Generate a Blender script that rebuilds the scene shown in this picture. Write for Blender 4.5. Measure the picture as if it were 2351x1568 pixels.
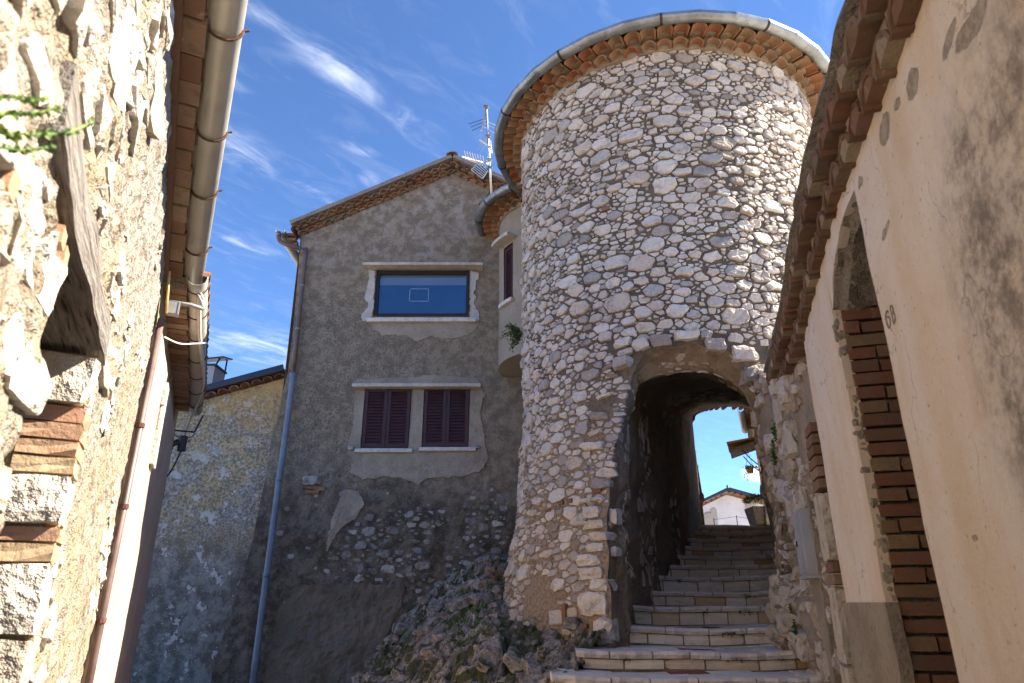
import bpy, bmesh, math, random
import numpy as np
from mathutils import Vector, Matrix, noise

for _o in list(bpy.data.objects):
    bpy.data.objects.remove(_o)
SC = bpy.context.scene
COL = SC.collection
R_ = math.radians

# ------------------------------------------------------------------ camera
CZ = 1.6                     # eye height above the lane
PITCH = R_(21.0)
cam_data = bpy.data.cameras.new('camera')
cam_data.lens = 24.0
cam_data.sensor_width = 36.0
cam_data.clip_start = 0.05
cam_data.clip_end = 3000.0
cam_data.dof.use_dof = True
cam_data.dof.focus_distance = 8.5
cam_data.dof.aperture_fstop = 5.0
cam = bpy.data.objects.new('camera', cam_data)
COL.objects.link(cam)
cam.location = (0, 0, CZ)
cam.rotation_euler = (math.pi / 2 + PITCH, 0, 0)
SC.camera = cam

# ------------------------------------------------------------------ light
SUN_AZ, SUN_EL = 86.0, 41.0  # degrees clockwise from +Y (away from the camera), and above the horizon
sd = Vector((math.sin(R_(SUN_AZ)) * math.cos(R_(SUN_EL)), math.cos(R_(SUN_AZ)) * math.cos(R_(SUN_EL)), math.sin(R_(SUN_EL))))
sun_data = bpy.data.lights.new('sun', 'SUN')
sun_data.energy = 5.0
sun_data.angle = R_(0.55)
sun_data.color = (1.0, 0.90, 0.76)
sun = bpy.data.objects.new('sun', sun_data)
COL.objects.link(sun)
sun.rotation_euler = (-sd).to_track_quat('-Z', 'Y').to_euler()
SC.view_settings.view_transform = 'Standard'
SC.view_settings.look = 'None'
SC.view_settings.gamma = 1.0
SC.view_settings.use_curve_mapping = False
SC.view_settings.exposure = 2.05
SC.cycles.use_denoising = True
SC.cycles.max_bounces = 6
SC.cycles.diffuse_bounces = 4
SC.cycles.glossy_bounces = 2

# ------------------------------------------------------------------ node helpers
def node(nt, typ, props=None, ins=None):
    nd = nt.nodes.new(typ)
    for k, v in (props or {}).items():
        setattr(nd, k, v)
    for k, v in (ins or {}).items():
        if isinstance(v, bpy.types.NodeSocket):
            nt.links.new(v, nd.inputs[k])
        else:
            nd.inputs[k].default_value = v
    return nd

def c4(c):
    return (c[0], c[1], c[2], 1.0)

def Math(nt, op, a, b=0.0, clamp=False):
    return node(nt, 'ShaderNodeMath', {'operation': op, 'use_clamp': clamp}, {0: a, 1: b}).outputs[0]

def Noise(nt, vec, scale, detail=4.0, rough=0.6, dist=0.0):
    detail = min(detail, 4.0) if scale > 3 else min(detail, 5.0)
    return node(nt, 'ShaderNodeTexNoise', None, {'Vector': vec, 'Scale': scale, 'Detail': detail, 'Roughness': rough, 'Distortion': dist}).outputs[0]

def Voro(nt, vec, scale, feature='F1', out=0):
    return node(nt, 'ShaderNodeTexVoronoi', {'feature': feature}, {'Vector': vec, 'Scale': scale}).outputs[out]

def Mix(nt, fac, a, b, blend='MIX'):
    nd = nt.nodes.new('ShaderNodeMix')
    nd.data_type = 'RGBA'
    nd.blend_type = blend
    for i, v in ((0, fac), (6, a), (7, b)):
        if isinstance(v, bpy.types.NodeSocket):
            nt.links.new(v, nd.inputs[i])
        elif i == 0:
            nd.inputs[0].default_value = v
        else:
            nd.inputs[i].default_value = c4(v)
    return nd.outputs[2]

def Ramp(nt, fac, stops, interp='LINEAR'):
    nd = nt.nodes.new('ShaderNodeValToRGB')
    cr = nd.color_ramp
    cr.interpolation = interp
    while len(cr.elements) > 1:
        cr.elements.remove(cr.elements[-1])
    for i, (p, c) in enumerate(stops):
        e = cr.elements[0] if i == 0 else cr.elements.new(p)
        e.position = p
        e.color = c4(c) if not isinstance(c, float) else (c, c, c, 1)
    nt.links.new(fac, nd.inputs[0])
    return nd.outputs[0]

def Step(nt, fac, lo, hi):           # smooth 0..1 between lo and hi
    return node(nt, 'ShaderNodeMapRange', {'interpolation_type': 'SMOOTHSTEP'}, {0: fac, 1: lo, 2: hi, 3: 0.0, 4: 1.0}).outputs[0]

def Pos(nt):
    return node(nt, 'ShaderNodeNewGeometry').outputs['Position']

def Scaled(nt, vec, sx, sy, sz):
    return node(nt, 'ShaderNodeVectorMath', {'operation': 'MULTIPLY'}, {0: vec, 1: (sx, sy, sz)}).outputs[0]

def Sep(nt, vec):
    nd = node(nt, 'ShaderNodeSeparateXYZ', None, {0: vec})
    return nd.outputs[0], nd.outputs[1], nd.outputs[2]

def Blob(nt, vec, centre, scale, rotz=0.0, lo=1.0, hi=0.0):
    """soft ellipse mask round a point: 1 inside, 0 outside"""
    mp = node(nt, 'ShaderNodeMapping', {'vector_type': 'TEXTURE'}, {'Vector': vec, 'Location': centre, 'Rotation': (0, 0, rotz), 'Scale': scale}).outputs[0]
    ln = node(nt, 'ShaderNodeVectorMath', {'operation': 'LENGTH'}, {0: mp}).outputs['Value']
    return node(nt, 'ShaderNodeMapRange', {'interpolation_type': 'SMOOTHSTEP'}, {0: ln, 1: lo, 2: hi, 3: 0.0, 4: 1.0}).outputs[0]

# ------------------------------------------------------------------ sky
world = bpy.data.worlds.new('World')
SC.world = world
world.use_nodes = True
wt = world.node_tree
wt.nodes.clear()
sky = node(wt, 'ShaderNodeTexSky', {'sky_type': 'NISHITA', 'sun_disc': False, 'sun_elevation': R_(SUN_EL), 'sun_rotation': R_(SUN_AZ), 'altitude': 4000.0, 'air_density': 0.9, 'dust_density': 0.0, 'ozone_density': 5.5})
gen = node(wt, 'ShaderNodeTexCoord').outputs['Generated']
wx, wy, wz = Sep(wt, gen)
zc = Math(wt, 'MAXIMUM', wz, 0.03)
pl = node(wt, 'ShaderNodeCombineXYZ', None, {0: Math(wt, 'DIVIDE', wx, zc), 1: Math(wt, 'DIVIDE', wy, zc), 2: 0.0}).outputs[0]
# cirrus: fibres stretched along one wind direction, gathered into a few wisps
CANG = R_(52)
fib = node(wt, 'ShaderNodeMapping', {'vector_type': 'TEXTURE'}, {'Vector': pl, 'Rotation': (0, 0, CANG), 'Scale': (0.42, 0.17, 1)}).outputs[0]
fibre = Noise(wt, fib, 2.2, 9, 0.62, 0.9)
puff = Noise(wt, pl, 5.5, 8, 0.62, 0.4)
wisps = None
for (bx, by, ln, wd, rz, amt) in ((-0.345, 1.085, 0.20, 0.060, 52, 1.0), (-0.22, 1.25, 0.13, 0.075, 62, 0.75), (-0.46, 0.95, 0.16, 0.035, 40, 0.5), (-0.64, 1.33, 0.17, 0.11, 70, 0.9),
                                 (-0.80, 1.80, 0.17, 0.05, 40, 0.9), (-0.36, 1.34, 0.065, 0.03, 30, 0.8), (-0.36, 1.46, 0.05, 0.035, 80, 0.6),
                                 (-0.52, 1.52, 0.13, 0.03, 52, 0.7), (-1.0, 2.7, 0.8, 0.35, 30, 0.8), (-0.6, 1.10, 0.10, 0.03, 40, 0.6),
                                 (0.55, 0.2, 0.3, 0.08, 52, 0.7), (-0.9, -0.3, 0.35, 0.1, 45, 0.8), (1.2, -0.9, 0.5, 0.15, 60, 0.8), (0.2, -1.2, 0.4, 0.12, 50, 0.7)):
    b = Math(wt, 'MULTIPLY', Blob(wt, pl, (bx, by, 0), (ln, wd, 1), R_(rz)), amt)
    wisps = b if wisps is None else Math(wt, 'MAXIMUM', wisps, b)
dens = Math(wt, 'MULTIPLY', Math(wt, 'ADD', Math(wt, 'MULTIPLY', fibre, 0.9), Math(wt, 'MULTIPLY', puff, 0.6)), 1.0)
cir = Math(wt, 'MULTIPLY', wisps, Step(wt, dens, 0.56, 1.25))
veil = Math(wt, 'MULTIPLY', Step(wt, fibre, 0.45, 0.8), 0.10)
cir = Math(wt, 'MULTIPLY', Math(wt, 'ADD', cir, veil), 0.72, True)
# one small cumulus low over the far houses
yc = Math(wt, 'MAXIMUM', wy, 0.03)
ql = node(wt, 'ShaderNodeCombineXYZ', None, {0: Math(wt, 'DIVIDE', wx, yc), 1: Math(wt, 'DIVIDE', wz, yc), 2: 0.0}).outputs[0]
qn = node(wt, 'ShaderNodeVectorMath', {'operation': 'ADD'}, {0: ql, 1: Scaled(wt, node(wt, 'ShaderNodeTexNoise', None, {'Vector': ql, 'Scale': 55.0, 'Detail': 5.0}).outputs[1], 0.016, 0.016, 0)}).outputs[0]
cum = Math(wt, 'MULTIPLY', Blob(wt, qn, (0.372, 0.1845, 0), (0.034, 0.0155, 1), 0, 1.0, 0.35), 0.95)
clouds = Math(wt, 'MAXIMUM', cir, cum)
skytint = Mix(wt, 1.0, sky.outputs[0], (0.92, 1.0, 1.06), 'MULTIPLY')
wcol = Mix(wt, clouds, skytint, (4.6, 4.8, 5.3))
bg = node(wt, 'ShaderNodeBackground', None, {'Color': wcol, 'Strength': 0.090})
wo = node(wt, 'ShaderNodeOutputWorld')
wt.links.new(bg.outputs[0], wo.inputs[0])

# ------------------------------------------------------------------ from a picture point to a place on a real plane
FPX = 24.0 / 36.0 * 2351.0
SP, CP = math.sin(PITCH), math.cos(PITCH)

def ray(px, py):
    u = (px - 1175.5) / FPX
    v = (784.0 - py) / FPX
    return Vector((u, CP - v * SP, SP + v * CP))

def at_y(px, py, Y):
    d = ray(px, py)
    t = Y / d.y
    return Vector((d.x * t, Y, CZ + d.z * t))

class Frame:
    """a vertical wall plane: s along the wall, z up, h out of the wall"""
    def __init__(self, o, t, n):
        self.o = Vector((o[0], o[1]))
        self.t = Vector(t).normalized()
        self.n = Vector((self.t.y, -self.t.x))
        if self.n.dot(Vector(n)) < 0:
            self.n = -self.n
        self.t3 = Vector((self.t.x, self.t.y, 0))
        self.n3 = Vector((self.n.x, self.n.y, 0))
    def p(self, s, z, h=0.0):
        return Vector((self.o.x + self.t.x * s + self.n.x * h, self.o.y + self.t.y * s + self.n.y * h, z))
    def px(self, px, py, h=0.0):
        d = ray(px, py)
        k = (self.o + self.n * h).dot(self.n) / Vector((d.x, d.y)).dot(self.n)
        q = Vector((d.x, d.y)) * k
        return ((q - self.o).dot(self.t), CZ + d.z * k)
    def poly(self, pts, h=0.0):
        return [self.px(a, b, h) for a, b in pts]

# ------------------------------------------------------------------ object helpers
def tag(o, label=None, cat=None, group=None, kind=None):
    if label: o['label'] = label
    if cat: o['category'] = cat
    if group: o['group'] = group
    if kind: o['kind'] = kind
    return o

def empty(name, loc, label=None, cat=None, group=None, kind=None):
    o = bpy.data.objects.new(name, None)
    o.empty_display_size = 0.2
    COL.objects.link(o)
    o.location = loc
    return tag(o, label, cat, group, kind)

def base_of(o):
    v = Vector((0, 0, 0))
    while o is not None:
        v += o.location
        o = o.parent
    return v

def make_mesh(name, verts, faces, mat=None, smooth=False, rnd=None, off=None):
    me = bpy.data.meshes.new(name)
    if off is not None:
        verts = [(v[0] - off[0], v[1] - off[1], v[2] - off[2]) for v in verts]
    me.from_pydata([tuple(v) for v in verts], [], faces)
    if mat is not None:
        me.materials.append(mat)
    if smooth:
        me.polygons.foreach_set('use_smooth', [True] * len(me.polygons))
    if rnd is not None:
        a = me.attributes.new('rnd', 'FLOAT', 'POINT')
        a.data.foreach_set('value', np.full(len(me.vertices), rnd, dtype=np.float32) if not hasattr(rnd, '__len__') else np.asarray(rnd, dtype=np.float32))
    me.update()
    return me

def part(name, verts, faces, mat, root=None, smooth=False, rnd=None, label=None, kind=None):
    """one mesh object given in world coordinates, made a child of root"""
    off = base_of(root) if root is not None else Vector((0, 0, 0))
    me = make_mesh(name, verts, faces, mat, smooth, rnd, off)
    o = bpy.data.objects.new(name, me)
    COL.objects.link(o)
    if root is not None:
        o.parent = root
    if label: o['label'] = label
    if kind: o['kind'] = kind
    return o

def place(name, me, M, root):
    """a child that shares mesh data, put at world matrix M"""
    o = bpy.data.objects.new(name, me)
    COL.objects.link(o)
    o.parent = root
    o.matrix_local = Matrix.Translation(-base_of(root)) @ M
    return o

def basis(x, y, z, loc):
    M = Matrix.Identity(4)
    for i, a in enumerate((x, y, z)):
        for j in range(3):
            M[j][i] = a[j]
    for j in range(3):
        M[j][3] = loc[j]
    return M

class MB:
    """collects shapes into one mesh"""
    def __init__(self):
        self.v, self.f = [], []
    def add(self, vf):
        n = len(self.v)
        self.v += list(vf[0])
        self.f += [tuple(i + n for i in f) for f in vf[1]]
        return self

def box(c, ax, ay, az):
    c, ax, ay, az = Vector(c), Vector(ax), Vector(ay), Vector(az)
    v = [c + ax * i + ay * j + az * k for k in (-1, 1) for j in (-1, 1) for i in (-1, 1)]
    return v, [(0, 2, 3, 1), (4, 5, 7, 6), (0, 1, 5, 4), (2, 6, 7, 3), (0, 4, 6, 2), (1, 3, 7, 5)]

def abox(x0, x1, y0, y1, z0, z1):
    return box(((x0 + x1) / 2, (y0 + y1) / 2, (z0 + z1) / 2), ((x1 - x0) / 2, 0, 0), (0, (y1 - y0) / 2, 0), (0, 0, (z1 - z0) / 2))

def chunk(c, ax, ay, az, seed, rough=0.12, n=2, rnd_=0.3):
    """a rough block of stone: half axes ax, ay, az"""
    c, ax, ay, az = Vector(c), Vector(ax), Vector(ay), Vector(az)
    idx, v, f = {}, [], []
    def vert(i, j, k):
        key = (i, j, k)
        if key not in idx:
            p = Vector((2 * i / n - 1, 2 * j / n - 1, 2 * k / n - 1))
            q = p.normalized() * 1.22
            p = p.lerp(q, rnd_)
            p += rough * Vector(noise.noise_vector(p * 1.3 + Vector((seed * 7.1, seed * 3.7, seed * 1.9))))
            p += rough * 0.5 * Vector(noise.noise_vector(p * 3.1 + Vector((seed * 2.3, seed * 5.7, seed))))
            idx[key] = len(v)
            v.append(c + ax * p.x + ay * p.y + az * p.z)
        return idx[key]
    for a in range(n):
        for b in range(n):
            f.append((vert(a, b, 0), vert(a, b + 1, 0), vert(a + 1, b + 1, 0), vert(a + 1, b, 0)))
            f.append((vert(a, b, n), vert(a + 1, b, n), vert(a + 1, b + 1, n), vert(a, b + 1, n)))
            f.append((vert(a, 0, b), vert(a + 1, 0, b), vert(a + 1, 0, b + 1), vert(a, 0, b + 1)))
            f.append((vert(a, n, b), vert(a, n, b + 1), vert(a + 1, n, b + 1), vert(a + 1, n, b)))
            f.append((vert(0, a, b), vert(0, a, b + 1), vert(0, a + 1, b + 1), vert(0, a + 1, b)))
            f.append((vert(n, a, b), vert(n, a + 1, b), vert(n, a + 1, b + 1), vert(n, a, b + 1)))
    return v, f

def sweep(path, prof, closed=True, up=(0, 0, 1), cap=True):
    """prof: (side, up) points carried along a path"""
    path = [Vector(p) for p in path]
    up = Vector(up)
    v, f = [], []
    m = len(prof)
    for i, p in enumerate(path):
        a = path[max(i - 1, 0)]
        b = path[min(i + 1, len(path) - 1)]
        t = (b - a).normalized()
        side = t.cross(up)
        if side.length < 1e-4:
            side = Vector((1, 0, 0))
        side.normalize()
        u2 = side.cross(t).normalized()
        for (x, y) in prof:
            v.append(p + side * x + u2 * y)
    for i in range(len(path) - 1):
        for j in range(m if closed else m - 1):
            k = (j + 1) % m
            f.append((i * m + j, i * m + k, (i + 1) * m + k, (i + 1) * m + j))
    if cap and closed:
        f.append(tuple(range(m - 1, -1, -1)))
        f.append(tuple((len(path) - 1) * m + j for j in range(m)))
    return v, f

def circ(r, n=10):
    return [(r * math.cos(2 * math.pi * i / n), r * math.sin(2 * math.pi * i / n)) for i in range(n)]

def tube(path, r, n=10, up=(0, 0, 1)):
    return sweep(path, circ(r, n), True, up)

def vtube(path, r, n=10):          # for paths that run mostly upwards
    return sweep(path, circ(r, n), True, (0, 1, 0))

def smooth_path(pts, k=4):
    """Catmull-Rom through points"""
    pts = [Vector(p) for p in pts]
    out = []
    for i in range(len(pts) - 1):
        p0, p1, p2, p3 = pts[max(i - 1, 0)], pts[i], pts[i + 1], pts[min(i + 2, len(pts) - 1)]
        for j in range(k):
            t = j / k
            out.append(0.5 * ((2 * p1) + (p2 - p0) * t + (2 * p0 - 5 * p1 + 4 * p2 - p3) * t * t + (3 * p1 - p0 - 3 * p2 + p3) * t ** 3))
    out.append(pts[-1])
    return out

HALF_GUTTER = lambda r: [(r * math.cos(a), r * math.sin(a)) for a in [math.pi + math.pi * i / 10 for i in range(11)]] + [(r * 1.02, 0.012), (r * 0.93, 0.012)] + [((r - 0.006) * math.cos(a), (r - 0.006) * math.sin(a)) for a in [2 * math.pi - math.pi * i / 10 for i in range(11)]] + [(-r * 0.93, 0.012), (-r * 1.02, 0.012)]

def inside(poly, x, y):
    c = False
    j = len(poly) - 1
    for i in range(len(poly)):
        xi, yi = poly[i]
        xj, yj = poly[j]
        if (yi > y) != (yj > y) and x < (xj - xi) * (y - yi) / (yj - yi) + xi:
            c = not c
        j = i
    return c

def nearest(poly, x, y):
    best, bp = 1e9, (x, y)
    n = len(poly)
    for i in range(n):
        ax, ay = poly[i]
        bx, by = poly[(i + 1) % n]
        dx, dy = bx - ax, by - ay
        L = dx * dx + dy * dy
        t = 0 if L == 0 else max(0, min(1, ((x - ax) * dx + (y - ay) * dy) / L))
        qx, qy = ax + t * dx, ay + t * dy
        d = (qx - x) ** 2 + (qy - y) ** 2
        if d < best:
            best, bp = d, (qx, qy)
    return bp, math.sqrt(best)

def gridcut(u0, u1, du, v0, v1, dv, fmap, holes=(), keep=None, skirt=0.0, drop=None):
    """a wall surface on a grid, with openings cut to their outlines; skirt gives it an edge"""
    nu = max(1, int(round((u1 - u0) / du)))
    nv = max(1, int(round((v1 - v0) / dv)))
    us = [u0 + (u1 - u0) * i / nu for i in range(nu + 1)]
    vs = [v0 + (v1 - v0) * j / nv for j in range(nv + 1)]
    polys = list(holes) + ([keep] if keep else [])
    bbs = [(min(p[0] for p in h), max(p[0] for p in h), min(p[1] for p in h), max(p[1] for p in h)) for h in holes]
    K = [[True] * nv for _ in range(nu)]
    for i in range(nu):
        uc = (us[i] + us[i + 1]) / 2
        for j in range(nv):
            vc = (vs[j] + vs[j + 1]) / 2
            ok = True
            for h, bb in zip(holes, bbs):
                if bb[0] <= uc <= bb[1] and bb[2] <= vc <= bb[3] and inside(h, uc, vc):
                    ok = False
                    break
            if ok and keep and not inside(keep, uc, vc):
                ok = False
            if ok and drop and drop(uc, vc):
                ok = False
            K[i][j] = ok
    idx, uv, f = {}, [], []
    lim = 1.3 * max((u1 - u0) / nu, (v1 - v0) / nv)
    def vert(i, j):
        if (i, j) in idx:
            return idx[(i, j)]
        u, v = us[i], vs[j]
        st = set()
        for a in (i - 1, i):
            for b in (j - 1, j):
                if 0 <= a < nu and 0 <= b < nv:
                    st.add(K[a][b])
        if len(st) == 2 and polys:
            best = None
            for p in polys:
                q, d = nearest(p, u, v)
                if best is None or d < best[1]:
                    best = (q, d)
            if best[1] < lim:
                u, v = best[0]
        idx[(i, j)] = len(uv)
        uv.append((u, v))
        return idx[(i, j)]
    for i in range(nu):
        for j in range(nv):
            if K[i][j]:
                f.append((vert(i, j), vert(i + 1, j), vert(i + 1, j + 1), vert(i, j + 1)))
    verts = [fmap(u, v, 0.0) for u, v in uv]
    if skirt:
        cnt = {}
        for q in f:
            for a, b in zip(q, q[1:] + q[:1]):
                k = (min(a, b), max(a, b))
                cnt[k] = (cnt[k][0] + 1, (a, b)) if k in cnt else (1, (a, b))
        low = {}
        def lv(a):
            if a not in low:
                low[a] = len(verts)
                verts.append(fmap(uv[a][0], uv[a][1], -skirt))
            return low[a]
        for k, (n, (a, b)) in list(cnt.items()):
            if n == 1:
                f.append((b, a, lv(a), lv(b)))
    return verts, f

def scatter(rng, u0, u1, v0, v1, sizes, keep, aniso, pack=0.86):
    """big discs first, then smaller ones in what is left"""
    U, V, Rr = np.empty(9000), np.empty(9000), np.empty(9000)
    n = 0
    for (tries, r0, r1) in sizes:
        for _ in range(tries):
            u, v = rng.uniform(u0, u1), rng.uniform(v0, v1)
            r = r0 + (r1 - r0) * rng.random() ** 1.5
            if n:
                d = np.hypot((U[:n] - u) / aniso, V[:n] - v)
                if np.any(d < (Rr[:n] + r) * pack):
                    continue
            if not keep(u, v, r):
                continue
            U[n], V[n], Rr[n] = u, v, r
            n += 1
            if n >= 9000:
                return U[:n], V[:n], Rr[:n]
    return U[:n], V[:n], Rr[:n]

def clip(poly, a, b, c):           # keep a*x+b*y<=c
    out = []
    n = len(poly)
    for i in range(n):
        p, q = poly[i], poly[(i + 1) % n]
        dp, dq = a * p[0] + b * p[1] - c, a * q[0] + b * q[1] - c
        if dp <= 0:
            out.append(p)
        if (dp < 0 < dq) or (dq < 0 < dp):
            t = dp / (dp - dq)
            out.append((p[0] + (q[0] - p[0]) * t, p[1] + (q[1] - p[1]) * t))
    return out

def rubble(seed, u0, u1, v0, v1, sizes, keep, F, gap=0.012, hs=0.35, aniso=1.35, pack=0.86, hmax=0.07, tone=None, sink=0.03):
    """rubble masonry: one rough stone for each cell of a power diagram; returns [(size, verts, faces, rnd)]"""
    rng = random.Random(seed)
    U, V, Rr = scatter(rng, u0, u1, v0, v1, sizes, keep, aniso, pack)
    X = U / aniso
    res = []
    for i in range(len(U)):
        x, y, r = X[i], V[i], Rr[i]
        d2 = (X - x) ** 2 + (V - y) ** 2
        lim = (r * 1.5 + Rr * 1.5 + 0.05) ** 2
        nb = np.nonzero(d2 < lim)[0]
        nk = rng.choice((4, 5, 5, 6))
        a0, sx = rng.random() * 6.28, rng.uniform(0.95, 1.25)
        poly = [(x + r * q * sx * math.cos(a), y + r * q / sx * math.sin(a)) for q, a in [(rng.uniform(1.15, 1.7), a0 + math.pi * 2 * (k + rng.uniform(-.22, .22)) / nk) for k in range(nk)]]
        if rng.random() < 0.62:      # most stones are roughly squared off
            poly = [(x + r * q * math.cos(a), y + r * q * math.sin(a)) for q, a in [(rng.uniform(1.25, 1.65), R_(b + rng.uniform(-20, 20))) for b in (38, 142, 218, 322)]]
        gp = gap * rng.choice((0.5, 0.7, 1.0, 1.5, 2.2))
        for j in nb:
            if j == i:
                continue
            dx, dy = X[j] - x, V[j] - y
            c = (X[j] ** 2 + V[j] ** 2 - Rr[j] ** 2 - x * x - y * y + r * r) / 2
            L = math.hypot(dx, dy)
            poly = clip(poly, dx, dy, c - gp * L * rng.uniform(0.3, 1.3))
            if len(poly) < 3:
                break
        if len(poly) < 3:
            continue
        # break up the edges and knock off corners
        pts = []
        n = len(poly)
        for k in range(n):
            p, q = poly[k], poly[(k + 1) % n]
            e = math.hypot(q[0] - p[0], q[1] - p[1])
            if e < 0.25 * r:
                pts.append(((p[0] + q[0]) / 2, (p[1] + q[1]) / 2))
                continue
            t = rng.uniform(0.02, 0.11)
            j = 0.06 * r
            pts.append((p[0] + (q[0] - p[0]) * t + rng.uniform(-j, j), p[1] + (q[1] - p[1]) * t + rng.uniform(-j, j)))
            pts.append((p[0] + (q[0] - p[0]) * (1 - t) + rng.uniform(-j, j), p[1] + (q[1] - p[1]) * (1 - t) + rng.uniform(-j, j)))
        if len(pts) > 13:
            pts = [p for k, p in enumerate(pts) if k % 4 != 3]
        if r > 0.042:            # long edges are never straight
            q2 = []
            for k, p in enumerate(pts):
                q = pts[(k + 1) % len(pts)]
                q2.append(p)
                ex, ey = q[0] - p[0], q[1] - p[1]
                e = math.hypot(ex, ey)
                if e > 0.45 * r:
                    j = rng.uniform(-0.13, 0.09) * e
                    t = rng.uniform(0.35, 0.65)
                    q2.append((p[0] + ex * t + ey / e * j, p[1] + ey * t - ex / e * j))
            pts = q2
        if len(pts) < 4:
            continue
        cx = sum(p[0] for p in pts) / len(pts)
        cy = sum(p[1] for p in pts) / len(pts)
        m = len(pts)
        h = min(hmax, max(0.012, r * hs * rng.uniform(0.45, 1.25)))
        ta, tb = rng.uniform(-0.2, 0.2), rng.uniform(-0.28, 0.15)
        vs, fs = [], []
        for (sc, hh, jj) in ((1.03, -sink, 0.0), (rng.uniform(0.95, 0.99), h * 0.6, 0.22), (rng.uniform(0.70, 0.90), h, 0.22)):
            for (px_, py_) in pts:
                s2 = sc * (1 + rng.uniform(-0.04, 0.04) * (jj > 0))
                a, b = cx + (px_ - cx) * s2, cy + (py_ - cy) * s2
                hv = hh + (hh > 0) * ((a - cx) * ta + (b - cy) * tb) + h * jj * rng.uniform(-1, 1)
                if hh > 0:
                    hv = max(hv, 0.004)
                vs.append(F(a * aniso, b, hv))
        vs.append(F(cx * aniso + rng.uniform(-.2, .2) * r, cy + rng.uniform(-.2, .2) * r, h * rng.uniform(0.85, 1.12)))
        for k in range(m):
            k2 = (k + 1) % m
            fs.append((k, k2, m + k2, m + k))
            fs.append((m + k, m + k2, 2 * m + k2, 2 * m + k))
            fs.append((2 * m + k, 2 * m + k2, 3 * m))
        rv = rng.random()
        if tone:
            rv = tone(U[i], V[i], rv)
        res.append((r, vs, fs, rv))
    return res

def emit(stones, root, mat, name='stone', limit=300, weight=None, rest='small_stones', parts=True):
    """the largest stones one by one, the rest in one piece"""
    if weight:
        stones = sorted(stones, key=lambda s: -weight(s))
    else:
        stones = sorted(stones, key=lambda s: -s[0])
    k = limit if parts else 0
    for (r, v, f, rv) in stones[:k]:
        part(name, v, f, mat, root, rnd=rv)
    if len(stones) > k:
        mb, rr = MB(), []
        for (r, v, f, rv) in stones[k:]:
            mb.add((v, f))
            rr += [rv] * len(v)
        part(rest, mb.v, mb.f, mat, root, rnd=rr, kind='stuff')

def fnoise(p, sc, octv=3):
    return noise.fractal(Vector(p) * sc, 1.0, 2.0, octv)
# ------------------------------------------------------------------ materials
def mk(name, rough=0.9, metal=0.0, spec=0.3):
    m = bpy.data.materials.new(name)
    m.use_nodes = True
    nt = m.node_tree
    b = nt.nodes['Principled BSDF']
    b.inputs['Roughness'].default_value = rough
    b.inputs['Metallic'].default_value = metal
    b.inputs['Specular IOR Level'].default_value = spec
    return m, nt, b

def setc(nt, b, col):
    if isinstance(col, bpy.types.NodeSocket):
        nt.links.new(col, b.inputs['Base Color'])
    else:
        b.inputs['Base Color'].default_value = c4(col)

def bump(nt, b, height, strength=0.5, dist=0.02):
    nd = node(nt, 'ShaderNodeBump', None, {'Strength': strength, 'Distance': dist, 'Height': height})
    nt.links.new(nd.outputs[0], b.inputs['Normal'])

def Attr(nt, name='rnd'):
    return node(nt, 'ShaderNodeAttribute', {'attribute_name': name}).outputs['Fac']

def OInfo(nt):
    return node(nt, 'ShaderNodeObjectInfo').outputs['Random']

def stone_mat(name, tones, stain=(0.20, 0.19, 0.18), stain_amt=0.55, bs=0.55, warm=None):
    m, nt, b = mk(name, 0.92, 0, 0.2)
    P = Pos(nt)
    c = Ramp(nt, Attr(nt), tones, 'LINEAR')
    n1 = Noise(nt, P, 7, 6, 0.65)
    n2 = Noise(nt, P, 38, 5, 0.7)
    c = Mix(nt, Math(nt, 'MULTIPLY', Step(nt, n1, 0.50, 0.72), stain_amt), c, stain)
    c = Mix(nt, Math(nt, 'MULTIPLY', Step(nt, n2, 0.55, 0.75), stain_amt * 0.7), c, (stain[0] * 0.8, stain[1] * 0.8, stain[2] * 0.8))
    c = Mix(nt, Math(nt, 'MULTIPLY', Step(nt, n2, 0.45, 0.28), 0.25), c, (0.75, 0.70, 0.62))
    if warm:
        n3 = Noise(nt, P, 2.2, 3, 0.6)
        c = Mix(nt, Math(nt, 'MULTIPLY', Step(nt, n3, 0.5, 0.68), 0.5), c, warm)
    setc(nt, b, c)
    v = Voro(nt, P, 26)
    h = Math(nt, 'ADD', Math(nt, 'MULTIPLY', Noise(nt, P, 16, 8, 0.72), 1.0), Math(nt, 'MULTIPLY', v, 0.35))
    bump(nt, b, h, bs, 0.03)
    return m

M = {}
M['limestone'] = stone_mat('limestone', [(0.0, (0.53, 0.45, 0.37)), (0.3, (0.60, 0.53, 0.45)), (0.65, (0.66, 0.60, 0.52)), (0.83, (0.42, 0.38, 0.34)), (0.94, (0.34, 0.29, 0.24)), (1.0, (0.28, 0.20, 0.14))], (0.20, 0.175, 0.15), 0.55, 0.9)
M['white_stone'] = stone_mat('white_stone', [(0.0, (0.48, 0.43, 0.36)), (0.5, (0.56, 0.52, 0.46)), (1.0, (0.40, 0.34, 0.26))], (0.24, 0.20, 0.155), 0.6, 1.0, (0.42, 0.32, 0.20))
M['grey_stone'] = stone_mat('grey_stone', [(0.0, (0.17, 0.16, 0.145)), (0.5, (0.27, 0.255, 0.235)), (1.0, (0.42, 0.40, 0.37))], (0.06, 0.056, 0.05), 0.8, 0.9)
M['tan_stone'] = stone_mat('tan_stone', [(0.0, (0.36, 0.28, 0.20)), (0.5, (0.47, 0.40, 0.31)), (1.0, (0.56, 0.50, 0.42))], (0.17, 0.14, 0.11), 0.65, 1.0)
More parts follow.
